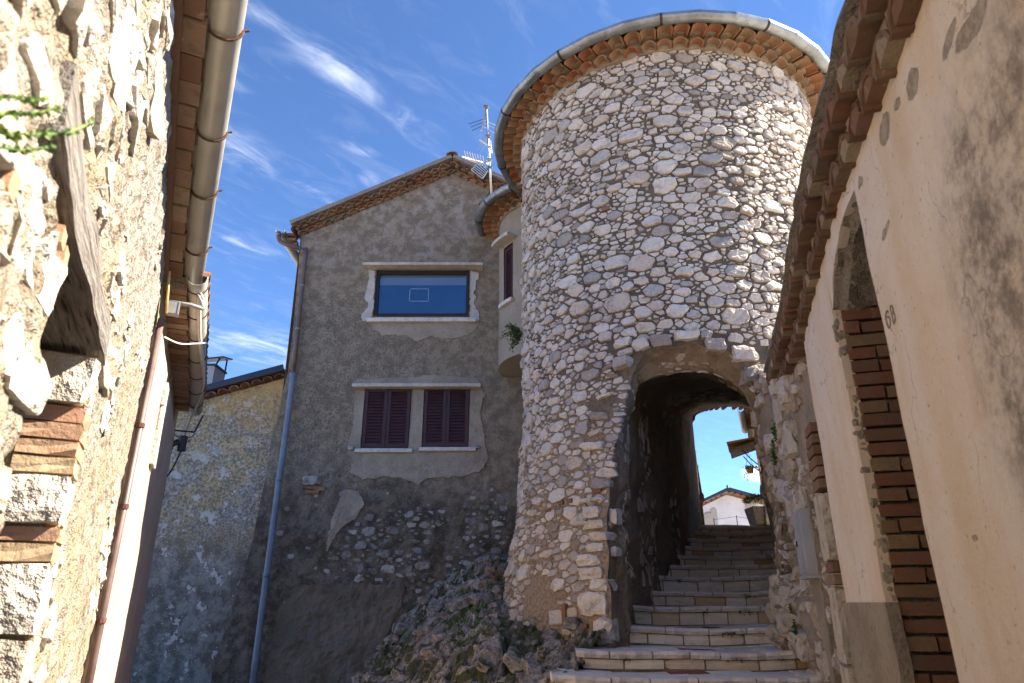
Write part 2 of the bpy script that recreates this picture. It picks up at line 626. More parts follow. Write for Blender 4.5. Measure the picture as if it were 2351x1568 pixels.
M['step_stone'] = stone_mat('step_stone', [(0.0, (0.72, 0.62, 0.49)), (0.35, (0.80, 0.71, 0.58)), (0.78, (0.82, 0.75, 0.65)), (0.91, (0.62, 0.45, 0.25)), (1.0, (0.56, 0.37, 0.18))], (0.42, 0.35, 0.27), 0.4, 0.35)
M['tread_stone'] = stone_mat('tread_stone', [(0.0, (0.66, 0.60, 0.53)), (0.6, (0.76, 0.70, 0.63)), (1.0, (0.62, 0.55, 0.47))], (0.40, 0.36, 0.32), 0.45, 0.6)

def mortar_mat(name, a, b_, dark, bs=0.7, sc=1.0, lichen=None, low=None):
    m, nt, b = mk(name, 0.95, 0, 0.15)
    P = Pos(nt)
    n1 = Noise(nt, P, 2.6 * sc, 6, 0.65)
    n2 = Noise(nt, P, 30 * sc, 6, 0.75)
    c = Mix(nt, Step(nt, n1, 0.38, 0.62), a, b_)
    c = Mix(nt, Math(nt, 'MULTIPLY', Step(nt, n2, 0.52, 0.68), 0.6), c, dark)
    if low:
        zz = Math(nt, 'ADD', Sep(nt, P)[2], Math(nt, 'MULTIPLY', n1, 1.6))
        tan = Mix(nt, Step(nt, n2, 0.42, 0.62), low, (low[0] * 0.62, low[1] * 0.6, low[2] * 0.58))
        c = Mix(nt, Step(nt, zz, 5.0, 3.6), c, tan)
    if lichen:
        c = Mix(nt, Math(nt, 'MULTIPLY', Step(nt, Noise(nt, P, 5.0, 5, 0.7), 0.6, 0.7), 0.7), c, lichen)
    setc(nt, b, c)
    h = Math(nt, 'ADD', Noise(nt, P, 12 * sc, 9, 0.75), Math(nt, 'MULTIPLY', Noise(nt, P, 70 * sc, 3, 0.6), 0.4))
    bump(nt, b, h, bs, 0.035)
    return m

M['mortar'] = mortar_mat('tower_mortar', (0.17, 0.13, 0.092), (0.125, 0.10, 0.073), (0.06, 0.05, 0.04), 0.9, 1.0, None, (0.36, 0.275, 0.19))
M['passage'] = mortar_mat('passage_mortar', (0.33, 0.25, 0.17), (0.23, 0.178, 0.125), (0.13, 0.10, 0.072), 1.0, 0.7, (0.38, 0.32, 0.24))
M['joint'] = mortar_mat('joint_mortar', (0.33, 0.265, 0.195), (0.26, 0.21, 0.16), (0.14, 0.115, 0.09), 0.8)
M['yellow_mortar'] = mortar_mat('yellow_mortar', (0.46, 0.35, 0.21), (0.38, 0.30, 0.20), (0.20, 0.15, 0.10), 1.0, 1.1)
M['grey_mortar'] = mortar_mat('grey_mortar', (0.30, 0.27, 0.23), (0.24, 0.21, 0.18), (0.12, 0.11, 0.095), 0.9)
M['soffit_mortar'] = mortar_mat('soffit_mortar', (0.36, 0.29, 0.20), (0.28, 0.22, 0.16), (0.17, 0.13, 0.10), 0.7)

def brick_mat(name, tones, grime=(0.22, 0.18, 0.14), amt=0.5):
    m, nt, b = mk(name, 0.92, 0, 0.15)
    P = Pos(nt)
    c = Ramp(nt, OInfo(nt), tones)
    n1 = Noise(nt, P, 14, 6, 0.7)
    n2 = Noise(nt, P, 60, 4, 0.7)
    c = Mix(nt, Math(nt, 'MULTIPLY', Step(nt, n1, 0.5, 0.7), amt), c, grime)
    c = Mix(nt, Math(nt, 'MULTIPLY', Step(nt, n2, 0.55, 0.72), 0.4), c, (grime[0] * 0.5, grime[1] * 0.5, grime[2] * 0.5))
    c = Mix(nt, Math(nt, 'MULTIPLY', Step(nt, n1, 0.40, 0.28), 0.35), c, (0.48, 0.38, 0.27))
    setc(nt, b, c)
    bump(nt, b, Math(nt, 'ADD', n1, Math(nt, 'MULTIPLY', n2, 0.5)), 0.5, 0.012)
    return m

M['brick'] = brick_mat('brick', [(0.0, (0.20, 0.085, 0.055)), (0.3, (0.235, 0.118, 0.068)), (0.6, (0.235, 0.148, 0.082)), (0.82, (0.275, 0.19, 0.105)), (1.0, (0.14, 0.066, 0.047))], (0.17, 0.135, 0.10), 0.8)
M['old_brick'] = brick_mat('old_brick', [(0.0, (0.40, 0.20, 0.13)), (0.5, (0.42, 0.27, 0.17)), (1.0, (0.42, 0.32, 0.20))], (0.38, 0.30, 0.21), 0.7)
M['soffit_brick'] = brick_mat('soffit_brick', [(0.0, (0.17, 0.085, 0.052)), (0.5, (0.22, 0.135, 0.088)), (1.0, (0.27, 0.195, 0.135))], (0.14, 0.105, 0.078), 0.65)
M['tile'] = brick_mat('terracotta', [(0.0, (0.27, 0.105, 0.052)), (0.35, (0.31, 0.155, 0.08)), (0.7, (0.30, 0.185, 0.105)), (1.0, (0.25, 0.17, 0.105))], (0.18, 0.13, 0.09), 0.55)
M['dark_tile'] = brick_mat('weathered_terracotta', [(0.0, (0.15, 0.082, 0.054)), (0.5, (0.19, 0.115, 0.073)), (0.8, (0.18, 0.138, 0.098)), (1.0, (0.23, 0.108, 0.062))], (0.105, 0.086, 0.066), 0.75)

def simple(name, col, rough=0.7, metal=0.0, spec=0.4, var=0.15, sc=6.0, bs=0.1, dirt=None):
    m, nt, b = mk(name, rough, metal, spec)
    P = Pos(nt)
    n1 = Noise(nt, P, sc, 6, 0.65)
    c = Mix(nt, Step(nt, n1, 0.35, 0.65), tuple(x * (1 - var) for x in col), tuple(min(1, x * (1 + var)) for x in col))
    if dirt:
        c = Mix(nt, Math(nt, 'MULTIPLY', Step(nt, Noise(nt, P, sc * 2.3, 5, 0.7), 0.52, 0.68), 0.6), c, dirt)
    setc(nt, b, c)
    rr = node(nt, 'ShaderNodeMapRange', None, {0: n1, 1: 0.3, 2: 0.7, 3: max(0.05, rough - 0.1), 4: min(1, rough + 0.12)}).outputs[0]
    nt.links.new(rr, b.inputs['Roughness'])
    if bs:
        bump(nt, b, Noise(nt, P, sc * 8, 5, 0.65), bs, 0.01)
    return m

M['zinc'] = simple('zinc_gutter', (0.30, 0.32, 0.32), 0.42, 0.75, 0.5, 0.22, 3.0, 0.08, (0.15, 0.15, 0.14))
M['beige_gutter'] = simple('beige_gutter', (0.40, 0.375, 0.32), 0.38, 0.15, 0.5, 0.10, 2.5, 0.04, (0.34, 0.32, 0.27))
M['strap'] = simple('dark_strap', (0.055, 0.04, 0.035), 0.6, 0.4, 0.4)
M['rust'] = simple('rusty_iron', (0.12, 0.055, 0.035), 0.75, 0.3, 0.3, 0.3, 12, 0.2)
M['brown_pipe'] = simple('brown_pipe', (0.15, 0.10, 0.09), 0.5, 0.2, 0.4, 0.15, 5)
M['blue_pipe'] = simple('blue_grey_pipe', (0.17, 0.205, 0.26), 0.5, 0.0, 0.4, 0.12, 4, 0.05, (0.15, 0.16, 0.17))
M['pale_pipe'] = simple('pale_conduit', (0.52, 0.48, 0.40), 0.5, 0, 0.4, 0.1)
M['cable_white'] = simple('white_cable', (0.7, 0.69, 0.66), 0.5)
M['cable_yellow'] = simple('ochre_cable', (0.50, 0.32, 0.10), 0.6)
M['black_plastic'] = simple('black_plastic', (0.03, 0.032, 0.037), 0.45)
M['grey_plastic'] = simple('grey_plastic', (0.22, 0.22, 0.215), 0.5)
M['aluminium'] = simple('aluminium', (0.62, 0.62, 0.60), 0.35, 0.85, 0.5, 0.08)
M['gold_alu'] = simple('warm_aluminium', (0.70, 0.58, 0.44), 0.35, 0.7, 0.5, 0.08)
M['shutter'] = simple('maroon_shutter', (0.052, 0.020, 0.022), 0.5, 0.0, 0.35, 0.12, 8, 0.05)
M['dark_frame'] = simple('dark_frame', (0.022, 0.018, 0.017), 0.5, 0, 0.3)
M['marble'] = simple('pale_sill', (0.58, 0.55, 0.51), 0.6, 0, 0.3, 0.12, 9, 0.1, (0.34, 0.31, 0.27))
M['slab'] = simple('pale_concrete_slab', (0.50, 0.45, 0.385), 0.85, 0, 0.2, 0.14, 7, 0.25, (0.30, 0.26, 0.21))
M['flashing'] = simple('dark_flashing', (0.035, 0.042, 0.06), 0.5, 0.3, 0.4)
M['chimney'] = simple('grey_sheet', (0.33, 0.335, 0.35), 0.55, 0.3, 0.4, 0.1, 3)
M['cabinet'] = simple('grey_cabinet', (0.40, 0.415, 0.43), 0.5, 0.3, 0.4, 0.08, 3, 0.05)
M['concrete'] = simple('pebble_concrete', (0.27, 0.25, 0.22), 0.95, 0, 0.2, 0.5, 60, 0.6, (0.5, 0.47, 0.42))
M['yellow_pot'] = simple('yellow_pot', (0.62, 0.43, 0.03), 0.5)
M['ground'] = simple('lane', (0.50, 0.44, 0.37), 0.95, 0, 0.2, 0.2, 3, 0.4, (0.24, 0.21, 0.18))
M['terrain'] = simple('far_ground', (0.22, 0.20, 0.13), 1.0, 0, 0.1, 0.3, 0.4, 0.3)
M['red_tread'] = simple('red_tread', (0.27, 0.09, 0.06), 0.9, 0, 0.2, 0.2, 20, 0.3)
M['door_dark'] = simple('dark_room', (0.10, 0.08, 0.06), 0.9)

def leaf_mat(name, a, b_):
    m, nt, b = mk(name, 0.6, 0, 0.3)
    c = Mix(nt, Step(nt, Noise(nt, Pos(nt), 25, 3, 0.6), 0.4, 0.62), a, b_)
    setc(nt, b, c)
    return m
M['leaf'] = leaf_mat('caper_leaf', (0.035, 0.075, 0.02), (0.09, 0.14, 0.045))
M['weed'] = leaf_mat('weed_leaf', (0.05, 0.12, 0.02), (0.13, 0.20, 0.05))
M['dry'] = leaf_mat('dry_grass', (0.20, 0.12, 0.06), (0.30, 0.21, 0.11))
M['sprig'] = leaf_mat('succulent_leaf', (0.05, 0.11, 0.015), (0.14, 0.20, 0.03))
M['far_leaf'] = leaf_mat('far_shrub_leaf', (0.07, 0.11, 0.02), (0.16, 0.19, 0.05))

# grey weathered timber, grain along the left wall
def wood_mat():
    m, nt, b = mk('weathered_oak', 0.9, 0, 0.2)
    tc = node(nt, 'ShaderNodeMapping', {'vector_type': 'POINT'}, {'Vector': Pos(nt), 'Rotation': (0, 0, R_(-26.2))}).outputs[0]
    g = Scaled(nt, tc, 1.0, 0.07, 1.0)
    n1 = Noise(nt, g, 30, 6, 0.65, 1.2)
    n2 = Noise(nt, Scaled(nt, tc, 1, 0.05, 1), 75, 4, 0.6, 0.6)
    c = Ramp(nt, n1, [(0.30, (0.07, 0.055, 0.04)), (0.45, (0.20, 0.175, 0.15)), (0.60, (0.29, 0.265, 0.24)), (0.8, (0.21, 0.17, 0.13))])
    c = Mix(nt, Step(nt, n2, 0.42, 0.30), c, (0.04, 0.03, 0.022))
    setc(nt, b, c)
    bump(nt, b, Math(nt, 'ADD', n1, Math(nt, 'MULTIPLY', n2, 0.9)), 1.0, 0.03)
    return m
M['wood'] = wood_mat()

# the grey gabled house: old render, pale and cracked towards the gable, sooty and rough low down
def facade_mat():
    m, nt, b = mk('old_grey_render', 0.95, 0, 0.15)
    P = Pos(nt)
    x, y, z = Sep(nt, P)
    n1 = Noise(nt, P, 1.1, 7, 0.65)
    n2 = Noise(nt, P, 5.5, 7, 0.7)
    n3 = Noise(nt, P, 34, 6, 0.75)
    zz = Math(nt, 'ADD', z, Math(nt, 'MULTIPLY', Math(nt, 'SUBTRACT', n1, 0.5), 2.6))
    c = Mix(nt, Step(nt, n2, 0.36, 0.64), (0.20, 0.163, 0.118), (0.33, 0.275, 0.205))
    c = Mix(nt, Math(nt, 'MULTIPLY', Step(nt, n3, 0.52, 0.66), 0.5), c, (0.10, 0.08, 0.06))
    # pinkish clean render near the ridge
    top = Math(nt, 'MULTIPLY', Step(nt, zz, 8.9, 10.0), Step(nt, x, -2.2, -0.4))
    c = Mix(nt, Math(nt, 'MULTIPLY', top, 0.75), c, (0.36, 0.245, 0.18))
    # pale run-off and repaired cracks
    crack = Step(nt, Voro(nt, node(nt, 'ShaderNodeVectorMath', {'operation': 'ADD'}, {0: Scaled(nt, P, 1.0, 1.0, 0.75), 1: Scaled(nt, node(nt, 'ShaderNodeTexNoise', None, {'Vector': P, 'Scale': 2.2, 'Detail': 5.0}).outputs[1], 1.2, 1.2, 1.2)}).outputs[0], 0.85, 'DISTANCE_TO_EDGE'), 0.075, 0.0)
    pm = Math(nt, 'MULTIPLY', Math(nt, 'MULTIPLY', crack, Step(nt, z, 7.2, 7.9)), Step(nt, n2, 0.45, 0.60))
    c = Mix(nt, Math(nt, 'MULTIPLY', pm, 0.75), c, (0.36, 0.325, 0.285))
    band = Math(nt, 'MULTIPLY', Math(nt, 'MULTIPLY', Step(nt, zz, 7.0, 7.7), Step(nt, zz, 8.9, 8.0)), Step(nt, n2, 0.50, 0.64))
    c = Mix(nt, Math(nt, 'MULTIPLY', band, 0.6), c, (0.30, 0.265, 0.22))
    # coarse bare render in the middle
    mid = Math(nt, 'MULTIPLY', Math(nt, 'MULTIPLY', Step(nt, zz, 7.2, 6.6), Step(nt, x, 0.2, -2.6)), Step(nt, n3, 0.46, 0.62))
    c = Mix(nt, Math(nt, 'MULTIPLY', mid, 0.75), c, (0.105, 0.09, 0.075))
    # black growth low down
    low = Step(nt, zz, 3.9, 2.7)
    growth = Mix(nt, Step(nt, n2, 0.40, 0.62), (0.085, 0.072, 0.056), (0.175, 0.148, 0.115))
    c = Mix(nt, Math(nt, 'MULTIPLY', low, 0.93), c, growth)
    spk = Math(nt, 'MULTIPLY', Step(nt, Noise(nt, P, 42, 2, 0.5), 0.66, 0.72), Step(nt, z, 4.2, 3.0))
    c = Mix(nt, Math(nt, 'MULTIPLY', spk, 0.75), c, (0.40, 0.385, 0.36))
    setc(nt, b, c)
    h = Math(nt, 'ADD', Math(nt, 'MULTIPLY', n3, 0.8), Math(nt, 'MULTIPLY', n2, 1.0))
    bump(nt, b, h, 0.75, 0.04)
    return m
M['facade'] = facade_mat()

def render_mat(name, a, b_, dark, damt=0.5, bs=0.35, sc=1.0):
    m, nt, b = mk(name, 0.93, 0, 0.15)
    P = Pos(nt)
    n1 = Noise(nt, P, 2.0 * sc, 7, 0.65)
    n2 = Noise(nt, P, 26 * sc, 6, 0.7)
    c = Mix(nt, Step(nt, n1, 0.38, 0.62), a, b_)
    c = Mix(nt, Math(nt, 'MULTIPLY', Step(nt, n2, 0.53, 0.70), damt), c, dark)
    setc(nt, b, c)
    bump(nt, b, Math(nt, 'ADD', n1, Math(nt, 'MULTIPLY', n2, 0.7)), bs, 0.03)
    return m
M['patch'] = render_mat('pale_render_patch', (0.36, 0.31, 0.245), (0.28, 0.237, 0.183), (0.17, 0.142, 0.108), 0.6, 0.6)
M['patch_dark'] = render_mat('dark_render_patch', (0.18, 0.153, 0.12), (0.135, 0.115, 0.09), (0.075, 0.064, 0.051), 0.6, 0.6)
M['bay'] = render_mat('bay_render', (0.35, 0.295, 0.23), (0.29, 0.243, 0.185), (0.20, 0.165, 0.125), 0.35, 0.3)
M['white_fill'] = render_mat('white_filler', (0.52, 0.50, 0.47), (0.42, 0.39, 0.35), (0.30, 0.27, 0.24), 0.4, 0.7)
M['base_band'] = render_mat('rough_grey_band', (0.36, 0.305, 0.23), (0.28, 0.235, 0.175), (0.16, 0.13, 0.10), 0.7, 1.0, 1.2)
M['left_peach'] = render_mat('left_peach_render', (0.50, 0.375, 0.285), (0.45, 0.33, 0.25), (0.37, 0.27, 0.20), 0.4, 0.35)
M['far_peach'] = render_mat('far_peach_render', (0.58, 0.46, 0.33), (0.50, 0.38, 0.26), (0.40, 0.30, 0.20), 0.4, 0.3)
M['far_white'] = render_mat('far_white_render', (0.62, 0.64, 0.68), (0.56, 0.57, 0.60), (0.46, 0.46, 0.48), 0.3, 0.2)
M['far_patch'] = render_mat('far_grey_patch', (0.40, 0.38, 0.36), (0.36, 0.34, 0.32), (0.3, 0.28, 0.27), 0.3, 0.3)
M['eave_plaster'] = render_mat('eave_plaster', (0.42, 0.35, 0.22), (0.32, 0.25, 0.15), (0.17, 0.14, 0.08), 0.6, 0.6, 1.6)

# the ochre wall: limewash gone to white and black
def ochre_mat():
    m, nt, b = mk('stained_ochre_limewash', 0.95, 0, 0.15)
    P = Pos(nt)
    x, y, z = Sep(nt, P)
    n1 = Noise(nt, P, 1.5, 7, 0.62)
    n2 = Noise(nt, P, 4.2, 8, 0.68)
    n3 = Noise(nt, P, 24, 5, 0.75)
    zz = Math(nt, 'ADD', z, Math(nt, 'MULTIPLY', Math(nt, 'SUBTRACT', n1, 0.5), 3.0))
    c = Mix(nt, Step(nt, n1, 0.40, 0.60), (0.47, 0.36, 0.20), (0.37, 0.33, 0.27))
    c = Mix(nt, Math(nt, 'MULTIPLY', Step(nt, zz, 4.3, 5.3), 0.85), c, (0.52, 0.34, 0.12))
    c = Mix(nt, Math(nt, 'MULTIPLY', Step(nt, n2, 0.54, 0.62), 0.65), c, (0.54, 0.50, 0.45))
    mould = Math(nt, 'MULTIPLY', Step(nt, n3, 0.42, 0.58), Step(nt, zz, 6.1, 4.6))
    c = Mix(nt, Math(nt, 'MULTIPLY', mould, 0.8), c, (0.12, 0.115, 0.105))
    low = Step(nt, zz, 2.9, 1.9)
    g = Mix(nt, Step(nt, n2, 0.42, 0.60), (0.12, 0.112, 0.10), (0.25, 0.24, 0.22))
    c = Mix(nt, Math(nt, 'MULTIPLY', low, 0.88), c, g)
    fl = Math(nt, 'MULTIPLY', Step(nt, Noise(nt, P, 3.1, 7, 0.66), 0.585, 0.61), Step(nt, z, 4.6, 3.4))
    c = Mix(nt, Math(nt, 'MULTIPLY', fl, 0.8), c, (0.55, 0.53, 0.50))
    spk = Math(nt, 'MULTIPLY', Step(nt, Noise(nt, P, 38, 2, 0.5), 0.64, 0.70), Step(nt, z, 4.0, 2.4))
    c = Mix(nt, Math(nt, 'MULTIPLY', spk, 0.8), c, (0.45, 0.44, 0.42))
    setc(nt, b, c)
    bump(nt, b, Math(nt, 'ADD', n2, Math(nt, 'MULTIPLY', n3, 0.6)), 0.6, 0.04)
    return m
M['ochre'] = ochre_mat()

# the peach wall on the right: brushed limewash with run marks, mould blotches and lost patches
def peach_mat(blobs, mould):
    m, nt, b = mk('right_peach_limewash', 0.93, 0, 0.15)
    P = Pos(nt)
    x, y, z = Sep(nt, P)
    st = Scaled(nt, P, 1, 1, 0.16)
    n1 = Noise(nt, st, 6.0, 6, 0.6)
    n2 = Noise(nt, P, 1.8, 6, 0.62)
    n3 = Noise(nt, P, 26, 6, 0.72)
    n4 = Noise(nt, P, 7.5, 6, 0.66)
    c = Mix(nt, Step(nt, n1, 0.36, 0.64), (0.66, 0.535, 0.395), (0.70, 0.60, 0.49))
    c = Mix(nt, Math(nt, 'MULTIPLY', Step(nt, n2, 0.46, 0.64), 0.7), c, (0.70, 0.625, 0.545))
    c = Mix(nt, Math(nt, 'MULTIPLY', Step(nt, n2, 0.46, 0.32), 0.45), c, (0.60, 0.46, 0.30))
    mm = None
    for (ctr, scl) in mould:
        q = Blob(nt, P, ctr, scl, 0, 1.0, 0.15)
        mm = q if mm is None else Math(nt, 'MAXIMUM', mm, q)
    bl = Math(nt, 'MULTIPLY', mm, Step(nt, Math(nt, 'ADD', Math(nt, 'MULTIPLY', n4, 0.5), Math(nt, 'MULTIPLY', n3, 0.5)), 0.38, 0.64))
    c = Mix(nt, Math(nt, 'MULTIPLY', mm, 0.28), c, (0.36, 0.29, 0.235))
    c = Mix(nt, Math(nt, 'MULTIPLY', bl, 0.9), c, (0.17, 0.145, 0.125))
    pit = Math(nt, 'MULTIPLY', Step(nt, Noise(nt, P, 48, 2, 0.5), 0.67, 0.73), 0.55)
    c = Mix(nt, pit, c, (0.25, 0.20, 0.15))
    wv = node(nt, 'ShaderNodeVectorMath', {'operation': 'ADD'}, {0: Scaled(nt, P, 1, 1, 0.6), 1: Scaled(nt, node(nt, 'ShaderNodeTexNoise', None, {'Vector': P, 'Scale': 5.0, 'Detail': 4.0}).outputs[1], 0.35, 0.35, 0.35)}).outputs[0]
    hair = Math(nt, 'MULTIPLY', Step(nt, Voro(nt, wv, 2.1, 'DISTANCE_TO_EDGE'), 0.010, 0.0), Step(nt, n2, 0.50, 0.58))
    c = Mix(nt, Math(nt, 'MULTIPLY', hair, 0.7), c, (0.24, 0.19, 0.145))
    wob = node(nt, 'ShaderNodeVectorMath', {'operation': 'ADD'}, {0: P, 1: Scaled(nt, node(nt, 'ShaderNodeTexNoise', None, {'Vector': P, 'Scale': 9.0, 'Detail': 5.0}).outputs[1], 0.09, 0.09, 0.09)}).outputs[0]
    pp = None
    for (ctr, scl) in blobs:
        q = Blob(nt, wob, (ctr[0] + 0.045, ctr[1] + 0.045, ctr[2] + 0.045), scl, 0, 1.0, 0.9)
        pp = q if pp is None else Math(nt, 'MAXIMUM', pp, q)
    lost = Mix(nt, Step(nt, n3, 0.42, 0.6), (0.40, 0.34, 0.26), (0.26, 0.215, 0.165))
    c = Mix(nt, Math(nt, 'MULTIPLY', pp, 0.85), c, lost)
    setc(nt, b, c)
    h = Math(nt, 'ADD', Math(nt, 'MULTIPLY', n3, 0.35), Math(nt, 'ADD', Math(nt, 'MULTIPLY', n4, 0.4), Math(nt, 'MULTIPLY', pp, Math(nt, 'SUBTRACT', Math(nt, 'MULTIPLY', n3, 1.2), 0.9))))
    bump(nt, b, h, 0.65, 0.035)
    return m

# left stone house: rough pale render over stone
def left_mat():
    m, nt, b = mk('rough_pale_render', 0.95, 0, 0.12)
    P = Pos(nt)
    x, y, z = Sep(nt, P)
    st = Scaled(nt, P, 1, 1, 0.45)
    n1 = Noise(nt, P, 3.0, 7, 0.66)
    n2 = Noise(nt, P, 40, 6, 0.75)
    n3 = Noise(nt, st, 9, 6, 0.7)
    c = Mix(nt, Step(nt, n1, 0.38, 0.62), (0.35, 0.28, 0.19), (0.35, 0.31, 0.255))
    up = Math(nt, 'MULTIPLY', Step(nt, z, 2.6, 3.3), Step(nt, y, 1.6, 2.6))
    c = Mix(nt, Math(nt, 'MULTIPLY', up, 0.8), c, (0.35, 0.32, 0.28))
    c = Mix(nt, Math(nt, 'MULTIPLY', Step(nt, n3, 0.52, 0.64), 0.75), c, (0.15, 0.118, 0.082))  # brown staining, its colour deepened to stand in for shadow in the pits
    c = Mix(nt, Math(nt, 'MULTIPLY', Step(nt, n2, 0.56, 0.70), 0.6), c, (0.12, 0.092, 0.066))
    setc(nt, b, c)
    bump(nt, b, Math(nt, 'ADD', Noise(nt, P, 14, 9, 0.78), Math(nt, 'MULTIPLY', n2, 0.5)), 1.0, 0.05)
    return m
M['left_wall'] = left_mat()

def rock_mat(name='mossy_rock', ml=0.52, crev=True):
    m, nt, b = mk(name, 0.95, 0, 0.15)
    P = Pos(nt)
    n1 = Noise(nt, P, 2.4, 7, 0.66)
    n2 = Noise(nt, P, 13, 7, 0.72)
    n3 = Noise(nt, P, 48, 4, 0.7)
    c = Mix(nt, Step(nt, n2, 0.36, 0.64), (0.17, 0.157, 0.143), (0.40, 0.37, 0.34))
    c = Mix(nt, Math(nt, 'MULTIPLY', Step(nt, n1, 0.50, 0.66), 0.4), c, (0.42, 0.37, 0.33))
    c = Mix(nt, Math(nt, 'MULTIPLY', Step(nt, n3, 0.52, 0.64), 0.65), c, (0.06, 0.055, 0.05))
    nz = Sep(nt, node(nt, 'ShaderNodeNewGeometry').outputs['Normal'])[2]
    ms = Math(nt, 'MULTIPLY', Step(nt, Math(nt, 'ADD', Noise(nt, P, 3.3, 7, 0.7), Math(nt, 'MULTIPLY', nz, 0.10)), ml, ml + 0.1), Step(nt, n2, 0.30, 0.50))
    if crev:
        ms = Math(nt, 'MAXIMUM', ms, Math(nt, 'MULTIPLY', Step(nt, Attr(nt), 0.75, 0.25), Step(nt, n1, 0.38, 0.50)))
    c = Mix(nt, Math(nt, 'MULTIPLY', ms, 0.92), c, Mix(nt, n3, (0.018, 0.026, 0.006), (0.07, 0.085, 0.02)))
    setc(nt, b, c)
    bump(nt, b, Math(nt, 'ADD', n2, Math(nt, 'MULTIPLY', n3, 0.4)), 1.0, 0.05)
    return m
M['rock'] = rock_mat()
M['boulder'] = rock_mat('boulder_rock', 0.59, False)

def glass_mat(name, col, metal):
    m, nt, b = mk(name, 0.04, metal, 0.8)
    setc(nt, b, col)
    bump(nt, b, Noise(nt, Pos(nt), 1.1, 2, 0.4), 0.03, 0.05)
    return m
M['pane'] = glass_mat('reflective_pane', (0.055, 0.125, 0.20), 0.75)
M['blind'] = glass_mat('pane_over_blind', (0.17, 0.22, 0.27), 0.55)
M['mark'] = simple('pencil_mark', (0.27, 0.215, 0.165), 0.95)
M['tape'] = simple('grey_tape_mark', (0.20, 0.30, 0.42), 0.5)
# ------------------------------------------------------------------ shared pieces
def tile_geo(L=0.40, r0=0.072, r1=0.090, th=0.014, seed=0, n=7):
    """a curved clay tile: axis +Y, arched towards +Z"""
    rng = random.Random(seed)
    v, f = [], []
    ys = (0.0, L * 0.55, L)
    for y in ys:
        r = r0 + (r1 - r0) * y / L
        for k in range(n + 1):
            a = math.pi * k / n
            j = 1 + rng.uniform(-0.03, 0.03)
            v.append((r * j * math.cos(a), y + (rng.uniform(-.006, .006) if y == L else 0), r * j * 0.86 * math.sin(a)))
        for k in range(n + 1):
            a = math.pi * k / n
            v.append(((r - th) * math.cos(a), y, (r - th) * 0.86 * math.sin(a) - 0.0005))
    m = n + 1
    for i in range(2):
        a, b = i * 2 * m, (i + 1) * 2 * m
        for k in range(n):
            f.append((a + k, a + k + 1, b + k + 1, b + k))
            f.append((a + m + k + 1, a + m + k, b + m + k, b + m + k + 1))
        f.append((a, b, b + m, a + m))
        f.append((a + n, a + m + n, b + m + n, b + n))
    e = 4 * m
    for k in range(n):
        f.append((e + k, e + k + 1, e + m + k + 1, e + m + k))
    return v, f

TILES = [make_mesh('tile', *tile_geo(seed=s), mat=M['tile'], smooth=False) for s in range(4)]
DTILES = [make_mesh('weathered_tile', *tile_geo(seed=s + 10, th=0.02), mat=M['dark_tile']) for s in range(4)]

def brick_mesh(mat, seed, rough=0.085):
    v, f = chunk((0, 0, 0), (0.5, 0, 0), (0, 0.5, 0), (0, 0, 0.5), seed, rough, 2, 0.06)
    return make_mesh('brick', v, f, mat)
BR = [brick_mesh(M['brick'], s) for s in range(5)]
OBR = [brick_mesh(M['old_brick'], s + 9, 0.10) for s in range(4)]
SBR = [brick_mesh(M['soffit_brick'], s + 19, 0.06) for s in range(4)]

def put_brick(root, meshes, i, c, ax, ay, az, name='brick'):
    """full-size axes"""
    return place(name, meshes[i % len(meshes)], basis(Vector(ax), Vector(ay), Vector(az), Vector(c)), root)

# ------------------------------------------------------------------ ground
GZ = 0.0
def ground():
    v, f = gridcut(-60, 60, 1.5, -40, 120, 2.0, lambda x, y, h: Vector((x, y, (-0.012 if y < 14 else -0.012) + 0.02 * noise.noise(Vector((x * .5, y * .5, 0))))))
    o = part('ground', v, f, M['ground'], None)
    tag(o, kind='structure')
    # the upper lane that the stairs lead to
    v, f = abox(2.4, 40, 13.0, 60, -0.5, 2.94)
    o = part('upper_lane', v, f, M['ground'], None)
    tag(o, kind='structure')
    v, f = [(-900, -900, -0.4), (900, -900, -0.4), (900, 900, -0.4), (-900, 900, -0.4)], [(0, 1, 2, 3)]
    o = part('terrain', v, f, M['terrain'], None)
    tag(o, kind='structure')
ground()

# ------------------------------------------------------------------ tower
TC = Vector((2.25, 8.64))
TR = 2.08
TAZ = R_(14.6)
def trad(z):
    k = max(0.0, min(1.25, (4.0 - z) / 2.4))
    return TR + 0.26 * k ** 1.5
def tow(u, z, h=0.0):
    a = math.pi + TAZ - u / TR
    r = trad(z) + h
    return Vector((TC.x + r * math.sin(a), TC.y + r * math.cos(a), z))
def tow_px(px, py):
    d = ray(px, py)
    r = TR
    dx, dy = d.x, d.y
    for _ in range(8):
        A = dx * dx + dy * dy
        B = -2 * (dx * TC.x + dy * TC.y)
        C = TC.x ** 2 + TC.y ** 2 - r * r
        D = max(0.0, B * B - 4 * A * C)
        t = (-B - math.sqrt(D)) / (2 * A)
        z = CZ + d.z * t
        r = trad(z)
    x, y = dx * t - TC.x, dy * t - TC.y
    a = math.atan2(x, y)
    u = (math.pi + TAZ - a)
    while u > math.pi: u -= 2 * math.pi
    while u < -math.pi: u += 2 * math.pi
    return u * TR, z

